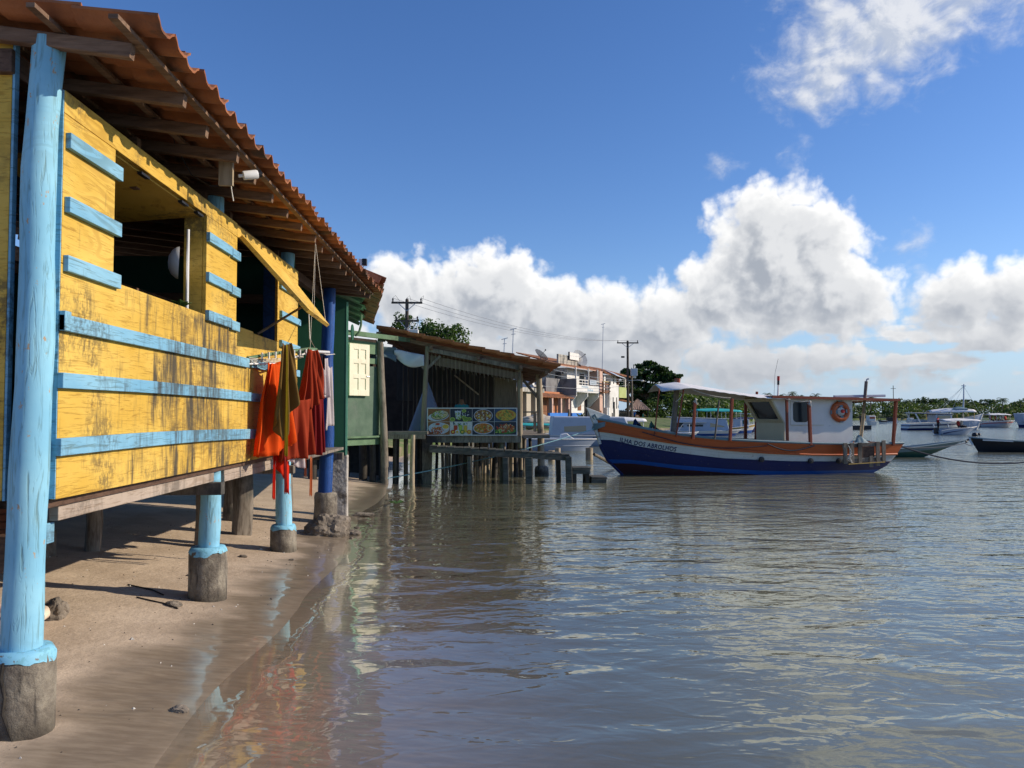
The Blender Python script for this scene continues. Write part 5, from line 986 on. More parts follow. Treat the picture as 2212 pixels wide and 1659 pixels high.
posts(t, [((4.7, s_*.75, .7), (5.2, s_*.75, 1.62)) for s_ in (-1, 1)], .07, 'cabin_white', 'roof_arch'); b = MB(); b.box((1.6, -.7, .75), (3.2, .7, 1.5)); L_(b, 'cabin', 'boat_grey', t, bevel=.05); b = MB(); b.box((1.8, .71, 1.05), (3.0, .72, 1.4)); L_(b, 'window', 'clear_sheet', t)
for u in (2.2, 3.6): b = MB(); b.lathe([(0, 0), (.06, .03), (.07, .2), (.05, .3), (0, .32)], (u, .98, .25), 8); L_(b, 'fender', 'boat_grey', t)
p = at(2122, 905, 74); h = shape(6.2, 2.0, 1.55, .9, 1.0, .55, .2, .8, -.2, .3, 1.7)
t = boat('schooner', 'old grey wooden schooner with tall bow, bare mast and tarpaulin awning', (p.x, 74, 0), R(165), h, [.9], ['boat_grey', 'sky_hull'], ('boat_grey', 'deck_brown'))
b = MB(); b.tube([(1.75, 0, 1.0), (1.62, 0, 3.0), (1.58, 0, 4.5)], [.09, .07, .05], 8); L_(b, 'mast', 'boat_grey', t, smooth=50); b = MB(); b.tube([(1.4, 0, 4.32), (1.8, 0, 4.34)], .04, 5); L_(b, 'masthead', 'boat_grey', t)
b = MB()
for p1 in ((4.2, .8, 2.0), (3.4, -.8, 2.0), (.3, .2, 1.7), (3.0, .8, 1.9)): b.tube([(1.6, 0, 4.3), p1], .012, 4)
L_(b, 'stays', 'rope_white', t)
cano(t, .8, 4.9, .95, 1.75, .42, 'canvas', droop=.1); posts(t, [((u, s_*.85, .9), (u, s_*.88, 1.8)) for u in (1.0, 2.0, 3.0, 4.0, 4.8) for s_ in (-1, 1)], .03, 'yellow_hull'); b = MB(); b.grid(lambda a, v: Vector((1.3+1.5*a, (v-.5)*1.3, 2.05+.22*math.sin(math.pi*a)*math.sin(math.pi*v)+.05*noise.noise(Vector((a*5, v*5, 0))))), 12, 8); L_(b, 'furled_sail', 'gunwale', t, smooth=60)
b = MB(); b.tube([(-.02, 0, 1.6), (.25, 0, .8), (.55, 0, 0)], .09, 6); L_(b, 'stem_post', 'cabin_white', t, smooth=50)
p = at(2192, 915, 86); h = shape(4.6, 1.6, .82, .72, .55, .7, .1, .9, -.2, .35, 1.6)
t = boat('tour_boat', 'white tour boat with red stripe and curved canopy full of passengers', (p.x, 86, 0), R(182), h, [.8, .66], ['cabin_white', 'red_paint', 'sky_hull'], ('cabin_white', 'boat_grey'), 'sky_hull', .1)
cano(t, .9, 3.5, .7, 1.42, .18, 'canvas'); posts(t, [((u, s_*.62, .6), (u, s_*.64, 1.44)) for u in (1.0, 1.8, 2.6, 3.4) for s_ in (-1, 1)], .025, 'steel'); b = MB(); b.box((3.5, -.6, .95), (4.4, .6, 1.0)); L_(b, 'rear_rack', 'steel', t); b = MB(); b.box((4.35, -.2, .2), (4.75, .2, .8)); L_(b, 'outboard_motor', 'black_hull', t, bevel=.05)
p = at(2197, 915, 84); h = shape(4.5, 1.6, .7, .66, .6, .2, .1, .9)
t = boat('ferry', 'boxy grey ferry cut off by the right edge of the view', (p.x, 84, 0), R(0), h, [.5], ['sky_hull', 'hull_navy']); b = MB(); b.prism([(.3, -.75, .65), (4.2, -.75, .65), (4.2, -.75, 1.75), (.12, -.75, 1.6)], (0, 1.5, 0)); L_(b, 'cabin', 'boat_grey', t, bevel=.03)
for u in (.6, 1.5, 2.4): b = MB(); b.box((u, -.77, 1.0), (u+.6, -.752, 1.4)); L_(b, 'window', 'clear_sheet', t)
t = MB(); p = at(2106, 944, 53); t.lathe([(0, -.1), (.16, -.05), (.2, .1), (.14, .22), (.03, .26)], (p.x, 53, 0), 12); t.tube([(p.x+.2, 53, .1), (p.x+.3, 53, .18), (p.x+.36, 53, .05)], .08, 8); tag(t.build('buoy', 'black_hull', None, smooth=60), 'dark mooring buoy floating off the speedboat bow', 'buoy')
t = thing('floating_dock', 'dark low floating dock with leaning posts behind the exhaust pole', 'dock', tuple(at(1850, 922, 74)*1)); D0 = at(1828, 925, 74)
MB().box((D0.x, 73.5, .02), (D0.x+2.25, 75.2, .42)).build('pontoon', 'black_hull', t); MB().box((D0.x-.5, 74, .42), (D0.x+.6, 75, 1.4)).build('hut', 'black_hull', t)
for x, h_2 in ((.55, 1.5), (1.55, 1.35)): MB().beam((D0.x+x, 74, .2), (D0.x+x-.15, 74, h_2), .16, .16, up=(0, 1, 0)).build('dock_post', 'black_hull', t)
for (x, y, Y, L, nm, lab, hm, ck) in ((1871,912,106,1.35,'cabin_cruiser','small white cabin cruiser with orange windows before the mangroves','cabin_white',1),(1897,912,118,1.3,'skiff','small dark and white skiff moored before the mangroves','black_hull',0),(1957,912,110,1.25,'fishing_smack','tiny white boat with a thin mast left of the yacht','cabin_white',2)):
    p = at(x, y, Y); h = shape(L, .8, .62, .45, .45, .2, .05, .9)
    t = boat(nm, lab, (p.x, Y, 0), R(0), h, [.5], [hm, 'cabin_white'])
    if ck == 1:
        b = MB(); b.box((.15, -.4, .45), (1.2, .4, 1.30)); L_(b, 'cabin', 'cabin_white', t, bevel=.1); b = MB(); b.box((.3, -.42, .85), (1.05, -.405, 1.12)); L_(b, 'window', 'hull_orange', t)
    elif ck == 2:
        b = MB(); b.box((.3, -.3, .45), (1.0, .3, .95)); L_(b, 'cabin', 'cabin_white', t, bevel=.05); b = MB(); b.tube([(.5, 0, .9), (.45, 0, 2.0)], .03, 5); L_(b, 'mast', 'boat_grey', t)
    else:
        b = MB(); b.box((.1, -.35, .95), (1.2, .35, 1.0)); L_(b, 'roof', 'black_hull', t); posts(t, [((u, s_*.3, .4), (u, s_*.3, .96)) for u in (.2, 1.1) for s_ in (-1, 1)], .03, 'black_hull')
p = at(1919, 912, 130); t = thing('houseboat', 'dark roofed houseboat with a pale wall at the mangrove edge', 'houseboat', (p.x, 130, 0))
MB().box((p.x, 129.5, .05), (p.x+1.6, 131, .2)).build('pontoon', 'cabin_white', t); MB().box((p.x+.1, 129.7, .2), (p.x+.75, 130.8, .85)).build('wall', 'black_hull', t); MB().box((p.x+.752, 129.7, .2), (p.x+1.45, 130.8, .85)).build('wall', 'boat_grey', t); MB().box((p.x, 129.5, .852), (p.x+1.55, 131, .93)).build('roof', 'black_hull', t)

# ================================================================ the town bank and the far shore
mat('bank_grass', (.07, .11, .03), (.13, .16, .055), .8, rough=.95, bump=.6, bscale=6, bdist=.1, dirt=(.22, .17, .11), dlo=.52, dhi=.68, dscale=.35)
mat('sea_stone', (.20, .17, .12), (.34, .29, .20), 1.6, rough=.95, bump=.8, bscale=3, bdist=.15, dirt=(.06, .06, .05), dlo=.55, dhi=.7, dscale=1.4)
SH = [Vector(p+(0,)) for p in ((-2.9,27),(-2.4,36),(-.5,45),(3.2,50.5),(9,55),(16,60.5),(23,78),(31,99),(42,126),(58,160),(84,177),(130,183),(200,188),(420,200))]
def inland(i, d):
    a = SH[max(0, i-1)]; b_ = SH[min(len(SH)-1, i+1)]; t = (b_-a).normalized(); n = Vector((-t.y, t.x, 0)); return SH[i]+n*d
b = MB(); rings = ((0, -.9), (.05, .38), (1.5, .55), (5, .95), (9, 1.12), (40, 1.2), (90, 1.6)); N = len(SH)
b.add([inland(i, d)+Vector((0, 0, z+.06*noise.noise(Vector((i*1.7, d, 0))))) for d, z in rings for i in range(N)], [(j*N+i, j*N+i+1, (j+1)*N+i+1, (j+1)*N+i) for j in range(len(rings)-1) for i in range(N-1)])
tag(b.build('riverbank', 'bank_grass', smooth=180), None, None, kind='structure')
b = MB()
for i in range(3, 7):
    n_ = 8
    for k_ in range(n_):
        p0 = lerp(inland(i, -.12), inland(i+1, -.12), k_/n_); p1 = lerp(inland(i, -.12), inland(i+1, -.12), (k_+1)/n_); q0 = lerp(inland(i, .4), inland(i+1, .4), k_/n_); q1 = lerp(inland(i, .4), inland(i+1, .4), (k_+1)/n_); z = .46+.06*noise.noise(Vector((i, k_*.9, 3)))
        b.prism([p0+Vector((0, 0, -.9)), p1+Vector((0, 0, -.9)), q1+Vector((0, 0, -.9)), q0+Vector((0, 0, -.9))], (0, 0, .9+z))
tag(b.build('sea_wall', 'sea_stone'), 'low rough stone sea wall along the grassy river bank', 'wall')

# foliage
def leafmat(name, c1, c2):
    m, q = base(name); P = coords(q); ri = q.new('ShaderNodeNewGeometry').outputs['Random Per Island']
    col = q.mix(ri, (*c1, 1), (*c2, 1)); q.put(q.b.inputs['Base Color'], col); q.b.inputs['Roughness'].default_value = .55; q.b.inputs['Specular IOR Level'].default_value = .25
    tl = q.new('ShaderNodeBsdfTranslucent'); q.put(tl.inputs[0], q.mix(1., col, (1.5, 1.7, .6, 1), 'MULTIPLY')); mx = q.new('ShaderNodeMixShader'); mx.inputs[0].default_value = .3
    q.l.new(q.b.outputs[0], mx.inputs[1]); q.l.new(tl.outputs[0], mx.inputs[2]); q.l.new(mx.outputs[0], q.o.inputs[0]); return m
leafmat('leaf_dark', (.018, .045, .014), (.045, .085, .022)); leafmat('leaf_mid', (.035, .075, .02), (.085, .13, .035)); leafmat('leaf_mangrove', (.048, .082, .024), (.105, .138, .046)); leafmat('leaf_far', (.035, .062, .026), (.075, .105, .045)); leafmat('frond', (.05, .08, .025), (.10, .13, .05))
mat('bark', (.12, .095, .07), (.2, .16, .12), 3, (3, 3, .6), rough=.9)
def clump(b, c, r, n, sz, rr, flat=1., out=.75):
    c = Vector(c)
    for _ in range(n):
        d = Vector((rr.gauss(0, 1), rr.gauss(0, 1), rr.gauss(0, 1))).normalized(); k_ = rr.uniform(.35, 1)**.5; p = c+Vector((d.x*r[0]*k_, d.y*r[1]*k_, d.z*r[2]*k_))
        nrm = (d*out+Vector((rr.gauss(0, .5), rr.gauss(0, .5), rr.gauss(0, .5)+.5*flat))).normalized(); a = nrm.orthogonal().normalized(); t_ = rr.uniform(0, 6.28); u = a*math.cos(t_)+nrm.cross(a)*math.sin(t_); v = nrm.cross(u); s_ = sz*rr.uniform(.6, 1.4)
        b.add([p-u*s_, p+v*s_*.55+nrm*s_*.1, p+u*s_, p-v*s_*.55+nrm*s_*.1], [(0, 1, 2, 3)])
def tree(name, label, base_, h, crowns, leaf, m='leaf_dark', trunk_r=.2, cat='tree', group=None, limbs=True, den=1., seed=0):
    rr = random.Random(seed); t = thing(name, label, cat, base_, 0, group); B_ = Vector(base_)
    tb = MB(); top = Vector(crowns[0][0]); tb.tube([B_+Vector((0, 0, -.3)), lerp(B_, top, .4)+Vector((.1, 0, 0)), lerp(B_, top, .9)], [trunk_r*1.2, trunk_r, trunk_r*.5], 8, jit=.15)
    if limbs:
        for c, r, n in crowns[1:]: tb.tube([lerp(B_, top, .45), lerp(lerp(B_, top, .6), Vector(c), .5)+Vector((0, 0, -.1)), Vector(c)], [trunk_r*.5, trunk_r*.35, trunk_r*.15], 5)
    tb.build('trunk', 'bark', t, smooth=60); cb = MB()
    for c, r, n in crowns:
        k_ = max(3, int(n/26))
        for _ in range(k_):
            d = Vector((rr.gauss(0, 1), rr.gauss(0, 1), rr.gauss(0, 1))).normalized(); q_ = rr.uniform(.3, 1.)
            clump(cb, (c[0]+d.x*r[0]*q_, c[1]+d.y*r[1]*q_, c[2]+d.z*r[2]*q_), (r[0]*.42, r[1]*.42, r[2]*.42), int(n*den/k_), leaf, rr)
    cb.build('crown', m, t, fix=False); return t
# tropical almond tree with layered branches
rr = random.Random(11); cr = [((21.9, 104, 6.6), (1.6, 1.6, .9), 500)]
for i, (zx, zz_, ex) in enumerate(((-2.6,6.6,1.3),(-1.2,7.4,1.2),(.6,8.1,1.1),(1.9,7.7,1.1),(2.8,7.0,1.3),(3.1,6.2,1.3),(3.6,5.5,1.2),(2.2,6.3,1.3),(-1.6,6.0,1.3),(-.4,5.6,1.4),(1.4,5.2,1.5),(2.6,4.7,1.4),(-.8,4.7,1.3),(.6,4.2,1.4),(.0,7.2,1.2),(3.9,6.6,.8),(2.9,7.6,.7),(1.2,8.5,.7),(-2.2,7.1,.7),(-1.5,3.6,1.6),(1.5,3.4,1.7),(3.0,3.6,1.5),(.2,2.9,1.7),(-2.6,5.2,1.2),(4.0,4.6,1.1))):
    cr.append(((21.9+zx, 104+rr.uniform(-1.5, 1.5), zz_), (ex*1.12, ex, .36), 430))
tree('almond_tree', 'tall dark tree with layered branches beside the utility pole', (22.2, 104, 1.1), 8, cr, .27, 'leaf_dark', .28, seed=1)
tree('mango_tree', 'round dark tree crowns rising behind the restaurant roof', (-5, 72, 1.2), 9, [((-5, 72, 9.2), (1.8, 1.6, 1.3), 900), ((-7.6, 72, 9.7), (1.2, 1.2, 1.1), 520), ((-2.6, 72.5, 8.8), (1.4, 1.4, 1.2), 620), ((-3.6, 71.5, 8.3), (1.5, 1.4, 1.2), 600), ((-9, 72, 8.9), (1.0, 1, .7), 250), ((-6.2, 72, 7.9), (2.2, 1.5, 1.2), 600)], .17, 'leaf_mid', .3, seed=2)
for i, (px, D_, zt, w_) in enumerate(((1410,99,3.3,1.9),(1447,100,3.7,2.1),(1487,103,4.0,2.2),(1527,108,4.2,2.3),(1565,116,4.6,2.6))):
    p = at(px, 890, D_); tree('riverside_shrub', ['bushy shrub nearest the tiled hut','pale leafed shrub behind the leaning bow pole','dense shrub beneath the awning front','tall shrub right of the dense one','last shrub before the far mangroves'][i], (p.x, D_, .6), 3, [((p.x, D_, zt*.55), (w_, w_*.8, zt*.42), 900), ((p.x+w_*.5, D_-.6, zt*.35), (w_*.6, w_*.5, zt*.3), 350), ((p.x-w_*.5, D_-.5, zt*.4), (w_*.6, w_*.5, zt*.35), 350), ((p.x+.3, D_, zt*.82), (w_*.5, w_*.5, zt*.2), 260)], .15, 'leaf_mid', .1, 'shrub', 'shrubs along the bank', False, seed=i+5)
# mangroves: one mass along the far bank
b = MB(); rr = random.Random(31)
for i in range(7, len(SH)-1):
    L = (SH[i+1]-SH[i]).length; n_ = int(L*3.6) if i < 12 else int(L*.5)
    for k_ in range(n_):
        f = rr.random(); bs = lerp(SH[i], SH[i+1], f); t_ = (SH[i+1]-SH[i]).normalized(); nv = Vector((-t_.y, t_.x, 0))
        row = rr.random(); d_ = .3+row*11; hz_ = 1.3+row*2.5+rr.uniform(-.4, .5)+(.9 if i < 10 else 0)
        r_ = rr.uniform(.8, 1.5); clump(b, bs+nv*d_+Vector((0, 0, hz_)), (r_*1.15, r_*1.1, r_*.8), 54, .30, rr)
        if row < .3: clump(b, bs+nv*d_+Vector((0, 0, .45)), (r_, r_, .5), 16, .28, rr)
tag(b.build('mangroves', 'leaf_mangrove', fix=False), 'bank of green mangrove thicket along the far shore', 'mangroves', kind='stuff')
# taller trees standing behind them
LB = ['dark rounded tree on the far skyline']
for i, px in enumerate((1500,1535,1572,1610,1640,1668,1700,1781,1806,1844,1905,1945,1962,1990,2015,2040,2062,2092,2112,2140,2195,2230)):
    D_ = 168 if px < 1660 else 196; y_ = 854 if px < 1660 else (857 if px < 1860 else 863+4*math.sin(px)); p = at(px, y_, D_); r_ = 1.5+.5*math.sin(px*1.7)
    o = tree('skyline_tree', None, (p.x, D_, 1.5), 5, [((p.x, D_, p.z-.75), (r_*1.5, r_*1.2, .8), 240), ((p.x+r_, D_, p.z-1.2), (r_*1.1, r_, .7), 130), ((p.x-r_*1.1, D_, p.z-1.3), (r_, r_, .7), 130)], .26, 'leaf_far', .15, 'tree', 'trees on the far skyline', False, seed=i); o['label'] = 'dark rounded tree standing on the far skyline'
def palm(label, px, y_, D_, r_, seed, zb=1.4):
    rr = random.Random(seed); p = at(px, y_, D_); t = thing('palm_tree', label, 'palm tree', (p.x, D_, zb), 0, 'palms on the far shore'); tb = MB(); tb.tube([(p.x-.3, D_, zb), (p.x-.1, D_, (zb+p.z)/2), (p.x, D_, p.z)], [.16, .11, .1], 6); tb.build('trunk', 'bark', t); cb = MB()
    for i in range(17):
        a = i*2.4+rr.uniform(-.2, .2); e_ = rr.uniform(-.25, .95); d = Vector((math.cos(a), math.sin(a), 0)); pts = [Vector((p.x, D_, p.z))+d*r_*s_*math.cos(e_*.6)+Vector((0, 0, r_*(e_*s_-.75*s_*s_))) for s_ in [k_/6 for k_ in range(7)]]; sd_ = d.cross(Vector((0, 0, 1)))
        for k_ in range(6):
            for s_ in (-1, 1):
                for h2 in (0, .5):
                    q0 = lerp(pts[k_], pts[k_+1], h2); q1 = lerp(pts[k_], pts[k_+1], h2+.35); w_ = r_*.30*math.sin(math.pi*(k_+h2+.7)/7.2); cb.add([q0, q1, q1+sd_*s_*w_+Vector((0, 0, -.35*w_))+(pts[k_+1]-pts[k_])*.5], [(0, 1, 2)])
    cb.build('crown', 'frond', t, fix=False)
for i, (px, y_, D_, r_, lab) in enumerate(((1658,851,172,1.7,'palm leftmost above the fishing boat cabin'),(1687,853,174,1.9,'low palm right behind the light mast of the boat'),(1711,849,172,2.0,'tallest palm with full crown above the cabin roof'),(1729,855,176,1.7,'short palm to the right of the tallest palm'),(1752,856,178,1.6,'small palm between the short palm and its taller neighbour'),(1763,852,175,1.7,'palm above the lifebuoy on the cabin'),(1881,857,180,1.8,'palm right of the leaning exhaust pole'),(1958,864,190,1.6,'palm crown on the skyline over the motor yacht'),(2070,866,192,1.4,'palm crown just left of the bare mast'),(2166,861,186,2.0,'pale palm standing clear near the right edge'),(2205,866,190,1.6,'palm at the far right edge'))): palm(lab, px, y_+1, D_, r_*.8, i)
p = at(1930, 866, 200); tag(MB().tube([(p.x, 200, 1), (p.x, 200, 9.0)], .09, 5).tube([(p.x-.7, 200, 8.2), (p.x+.7, 200, 8.2)], .06, 4).build('far_pole', 'bark', None), 'lone utility pole far off above the mangroves', 'utility pole')

# ================================================================ town
mat('wall_white', (.62, .61, .58), (.70, .69, .66), .8, rough=.85, bump=.2, dirt=(.34, .32, .29), dlo=.55, dhi=.78, dscale=.5, world=False)
mat('wall_grey', (.16, .16, .165), (.24, .24, .245), .7, rough=.95, bump=.4, dirt=(.07, .07, .075), dlo=.5, dhi=.7, dscale=.6, world=False)
mat('wall_stain', (.36, .34, .29), (.46, .43, .37), .8, rough=.95, dirt=(.10, .10, .09), dlo=.45, dhi=.62, dscale=.9, dst=(3, 3, .6), world=False)
mat('wall_beige', (.44, .38, .29), (.52, .46, .36), .6, rough=.9, world=False); mat('wall_pink', (.52, .34, .27), (.58, .40, .32), .6, rough=.9, world=False); mat('wall_coral', (.42, .17, .08), (.48, .21, .11), .6, rough=.9, world=False); mat('wall_blue', (.035, .16, .52), (.05, .20, .58), .6, rough=.8, world=False); mat('wall_lime', (.34, .40, .15), (.40, .46, .2), .6, rough=.9, world=False)
mat('town_tile', (.30, .12, .06), (.42, .19, .09), .9, rough=.9, bump=.5, bscale=8, bdist=.05, dirt=(.10, .07, .055), dlo=.5, dhi=.66, dscale=.9, world=False); mat('wood_red', (.16, .07, .035), (.22, .10, .05), 1, rough=.8, world=False); mat('door_green', (.03, .10, .05), (.05, .14, .07), 1, world=False); mat('mesh_grey', (.22, .22, .23), rough=.7, bump=0); mat('text_blue', (.30, .44, .55), rough=.8, bump=0)
TZ = math.atan2(.884, .467); O_ = (7.9, 79, 0)
def town(name, label, cat='house'): t = thing(name, label, cat, O_, TZ); return t
def bx(t, a, b_, m, name, bev=0.): return MB().box(a, b_).build(name, m, t, local=True, bevel=bev)
def roof(t, s0, s1, w0, z0, w1, z1, name='roof', m='town_tile'):
    b = MB(); n_ = int((s1-s0)/.11); b.grid(lambda u, v: Vector((s0+(s1-s0)*u, w0+(w1-w0)*v, z0+(z1-z0)*v+.045*math.sin(u*n_*math.pi/2)-.02*(v*12 % 1))), n_*2, 24); b.build(name, m, t, local=True, solid=.06, fix=False)
def win(t, s0, s1, z0, z1, w, m='dark_glass', frame='wood_red'):
    f = bx(t, (s0-.06, w-.03, z0-.06), (s1+.06, w-.002, z1+.06), frame, 'window'); bx(f, (s0, w-.045, z0), (s1, w-.031, z1), m, 'pane')
g = town('guesthouse', 'white two storey guesthouse with balcony, grey side wall and blank sign on its tiled roof', 'guesthouse')
bx(g, (6.0, 1.5, .8), (12.6, 8, 6.7), 'wall_white', 'wall'); bx(g, (1.6, 3.6, .8), (5.99, 8, 6.65), 'wall_white', 'wall')
bx(g, (5.05, 0, 3.95), (12.6, 1.49, 4.07), 'wall_white', 'balcony_floor'); bx(g, (5.05, 0, 4.071), (12.6, .12, 4.75), 'wall_white', 'balcony_parapet')
bx(g, (4.9, 0, 3.6), (5.045, 4.2, 5.40), 'wall_grey', 'side_wall'); bx(g, (1.0, 1.9, 3.9), (4.895, 2.05, 5.38), 'wall_grey', 'side_wall')
for z in (4.95, 5.28): bx(g, (5.06, .03, z), (12.6, .09, z+.07), 'cabin_white', 'rail')
for s_ in (5.1, 6.9, 8.7, 10.5, 12.45): bx(g, (s_, .02, 4.752), (s_+.09, .1, 5.28), 'cabin_white', 'baluster')
for s_ in (5.15, 9.2, 12.3): bx(g, (s_, .1, 4.76), (s_+.12, .22, 6.72), 'cabin_white', 'column')
for s_ in (5.06, 8.6, 12.3): b = MB(); b.prism([(s_, .05, 3.94), (s_, 1.49, 3.94), (s_, 1.49, 2.2), (s_, 1.1, 2.4), (s_, .05, 3.5)], (.18, 0, 0)); b.build('bracket', 'wall_white', g, local=True)
bx(g, (5.0, .6, .8), (5.18, 1.495, 3.2), 'wall_white', 'wall')
roof(g, 1.2, 15.2, .35, 6.68, 5.5, 8.15); b = MB(); b.box((1.2, .3, 6.58), (15.2, .4, 6.66)); b.build('fascia', 'wall_pink', g, local=True)
bx(g, (3.0, 1.3, 6.9), (9.8, 1.5, 8.0), 'wall_stain', 'roof_parapet'); sg = bx(g, (5.85, 1.1, 7.6), (8.7, 1.2, 8.38), 'cabin_white', 'sign_board'); bx(sg, (5.75, 1.1, 7.55), (5.845, 1.25, 8.42), 'black_hull', 'sign_edge')
win(g, 9.3, 10.3, 2.0, 3.3, 1.5, 'wood_red'); win(g, 11.5, 12.3, 1.0, 3.2, 1.5, 'black_hull', 'black_hull'); win(g, 9.8, 11.4, 4.75, 6.2, 1.5, 'dark_glass', 'cabin_white')
f = MB(); f.box((5.955, 2.2, 4.9), (5.995, 2.9, 6.2)); f.build('window', 'wall_grey', g, local=True); f = MB(); f.box((1.56, 5.0, 4.9), (1.598, 5.8, 6.1)); f.build('window', 'dark_glass', g, local=True)
f = MB(); f.box((5.7, 1.7, 5.95), (5.99, 2.1, 6.25)); ac = f.build('air_conditioner', 'cabin_white', g, local=True, bevel=.02); f = MB(); f.lathe([(0, 0), (.11, 0), (.11, .01), (0, .01)], (5.69, 1.9, 6.1), 12, 'x'); f.build('fan_grille', 'black_hull', ac, local=True)
txt('POUSADA', .42, 'text_blue', 'painted_sign', g, lambda x, y: Vector((6.6+x*2.2, -.012, 4.47+y*.7)))
for i in range(7): bx(g, (8.5+i*.28, -.012, 4.14), (8.66+i*.28+.05*(i % 2), -.001, 4.38-.05*(i % 3)), 'text_blue', 'faded_lettering')
sb = bx(g, (9.0, -.12, 4.85), (11.2, -.04, 5.45), 'boat_grey', 'sign_panel')
for i in range(2): bx(sb, (9.3, -.135, 5.0+.2*i), (10.9, -.121, 5.06+.2*i), 'gunwale', 'sign_line')
g = town('pink_house', 'narrow pink fronted house with brown wooden balcony beside the guesthouse')
bx(g, (12.65, 0, .8), (13.7, 6, 6.6), 'wall_pink', 'wall'); bx(g, (13.71, .6, .8), (15.6, 6, 6.5), 'wall_stain', 'wall')
for z in (4.2, 4.6, 5.0, 5.32): bx(g, (12.6, -.5, z), (15.2, -.42, z+.12), 'yellow_hull' if z > 5.2 else 'wood_red', 'balcony_rail')
for s_ in (12.62, 13.7, 15.0): bx(g, (s_, -.41, 3.9), (s_+.14, -.3, 5.4), 'wood_red', 'balcony_post')
bx(g, (12.6, -.4, 4.05), (15.2, .55, 4.15), 'wood_red', 'balcony_floor'); win(g, 14.0, 14.8, 2.2, 3.4, .6, 'black_hull'); bx(g, (13.9, .55, 4.2), (15.4, .59, 6.2), 'wood_red', 'shutters'); roof(g, 12.4, 16, .2, 6.6, 5, 7.9)
bx(g, (14.4, -.3, .9), (15.4, .58, 2.3), 'wall_white', 'gate_pillar')
g = town('white_house', 'plain white house with narrow slit windows beside the utility pole')
bx(g, (16.3, 0, .8), (19.9, 6, 5.2), 'wall_white', 'wall'); bx(g, (17.8, .3, 5.2), (19.9, 6, 6.4), 'wall_white', 'upper_wall'); bx(g, (15.7, .5, .8), (16.29, 6, 6.3), 'wall_white', 'wall')
for s_ in (17.5, 18.9): bx(g, (s_, -.02, 2.2), (s_+.3, -.002, 3.6), 'black_hull', 'slit_window')
bx(g, (18.6, .28, 5.3), (18.95, .298, 6.2), 'black_hull', 'slit_window'); roof(g, 15.6, 20.4, .0, 6.4, 5, 7.6)
b = MB(); b.prism([(17.0, -.6, 6.25), (20.6, -.7, 6.0), (20.6, .8, 6.7), (17, .8, 6.9)], (0, 0, .06)); b.build('sheet_awning', 'boat_grey', g, local=True)
g = town('green_balcony_house', 'house with pale green balcony wall and brown timber upper floor')
bx(g, (20.1, 0, 3.6), (23.2, 1.5, 4.95), 'wall_lime', 'balcony_wall'); bx(g, (20.1, 1.0, 4.95), (23.2, 1.1, 6.4), 'wood_red', 'timber_screen'); bx(g, (20.1, 1.6, .8), (23.2, 6, 6.3), 'wall_white', 'wall'); bx(g, (22.9, .05, 4.96), (23.15, .3, 6.4), 'cabin_white', 'column'); roof(g, 19.9, 23.8, -.5, 6.35, 4, 7.6); roof(g, 20.2, 23.6, -1.2, 3.0, 1.5, 3.5, 'porch_roof')
g = town('coral_house', 'low coral painted house with green door and small tiled porch roof')
bx(g, (-4.2, 1.6, .8), (4.85, 6, 3.9), 'wall_coral', 'wall'); roof(g, -4.4, 4.8, .2, 3.25, 3.4, 4.2); bx(g, (-3.6, 1.5, 1.0), (-1.6, 1.59, 3.1), 'door_green', 'door'); win(g, -.9, .3, 1.3, 2.9, 1.6, 'wood_red')
for s_ in (-4.0, -1.2, 1.2, 3.4): bx(g, (s_, .3, .8), (s_+.35, .65, 3.2), 'wall_pink', 'column')
g = town('blue_wall', 'bright blue low wall in front of the coral house', 'wall'); bx(g, (-4.6, -.9, .3), (.2, -.7, 1.65), 'wall_blue', 'panel'); bx(g, (1.4, -.9, .3), (4.4, -.7, 1.65), 'wall_blue', 'panel')
p = at(1112, 893, 57); g = thing('beige_garage', 'unfinished beige concrete garage with dark openings behind the restaurant', 'garage', (p.x, 57, 0), TZ)
bx(g, (-1.5, -.25, 3.25), (5.0, 4, 3.58), 'wall_stain', 'roof_slab'); bx(g, (-1.4, 3.2, .5), (4.8, 4, 3.24), 'wall_beige', 'back_wall'); bx(g, (4.5, .5, .5), (4.8, 3.19, 3.24), 'wall_beige', 'side_wall')
for s_, w_ in ((-1.2, .8), (.5, .8), (2.1, .8), (3.8, .9)): bx(g, (s_, 0, .4), (s_+w_, .45, 3.245), 'wall_beige', 'column')
bx(g, (-1.3, .8, .4), (4.4, .9, 3.2), 'wood_red', 'door_panel')
# dishes, aerials
def dish(label, c, r_, az_, el_, m='mesh_grey', foot=1.):
    t = thing('satellite_dish', label, 'satellite dish', (c[0], c[1], c[2]-foot)); M_ = Matrix.Translation(c) @ Matrix.Rotation(az_, 4, 'Z') @ Matrix.Rotation(el_, 4, 'Y')
    b = MB(); n_ = 20
    for i in range(n_):
        b.add([M_ @ Vector((rr_**2*.28*r_-.28*r_, rr_*r_*math.cos(a), rr_*r_*math.sin(a))) for a in (6.283*i/n_, 6.283*(i+1)/n_) for rr_ in (.04, .55, 1.)], [(0, 1, 4, 3), (1, 2, 5, 4)])
    b.build('reflector', m, t, fix=False, solid=.02)
    b = MB(); b.tube([M_ @ Vector((-.25*r_, 0, 0)), M_ @ Vector((.75*r_, 0, 0))], .025, 5); b.lathe([(0, 0), (.07, 0), (.07, .16), (0, .16)], M_ @ Vector((.72*r_, 0, -.05)), 8); b.build('feed', 'black_hull', t)
    b = MB(); b.tube([M_ @ Vector((-.28*r_, 0, 0)), (c[0], c[1], c[2]-foot)], .05, 6); b.build('mast', 'mesh_grey', t)
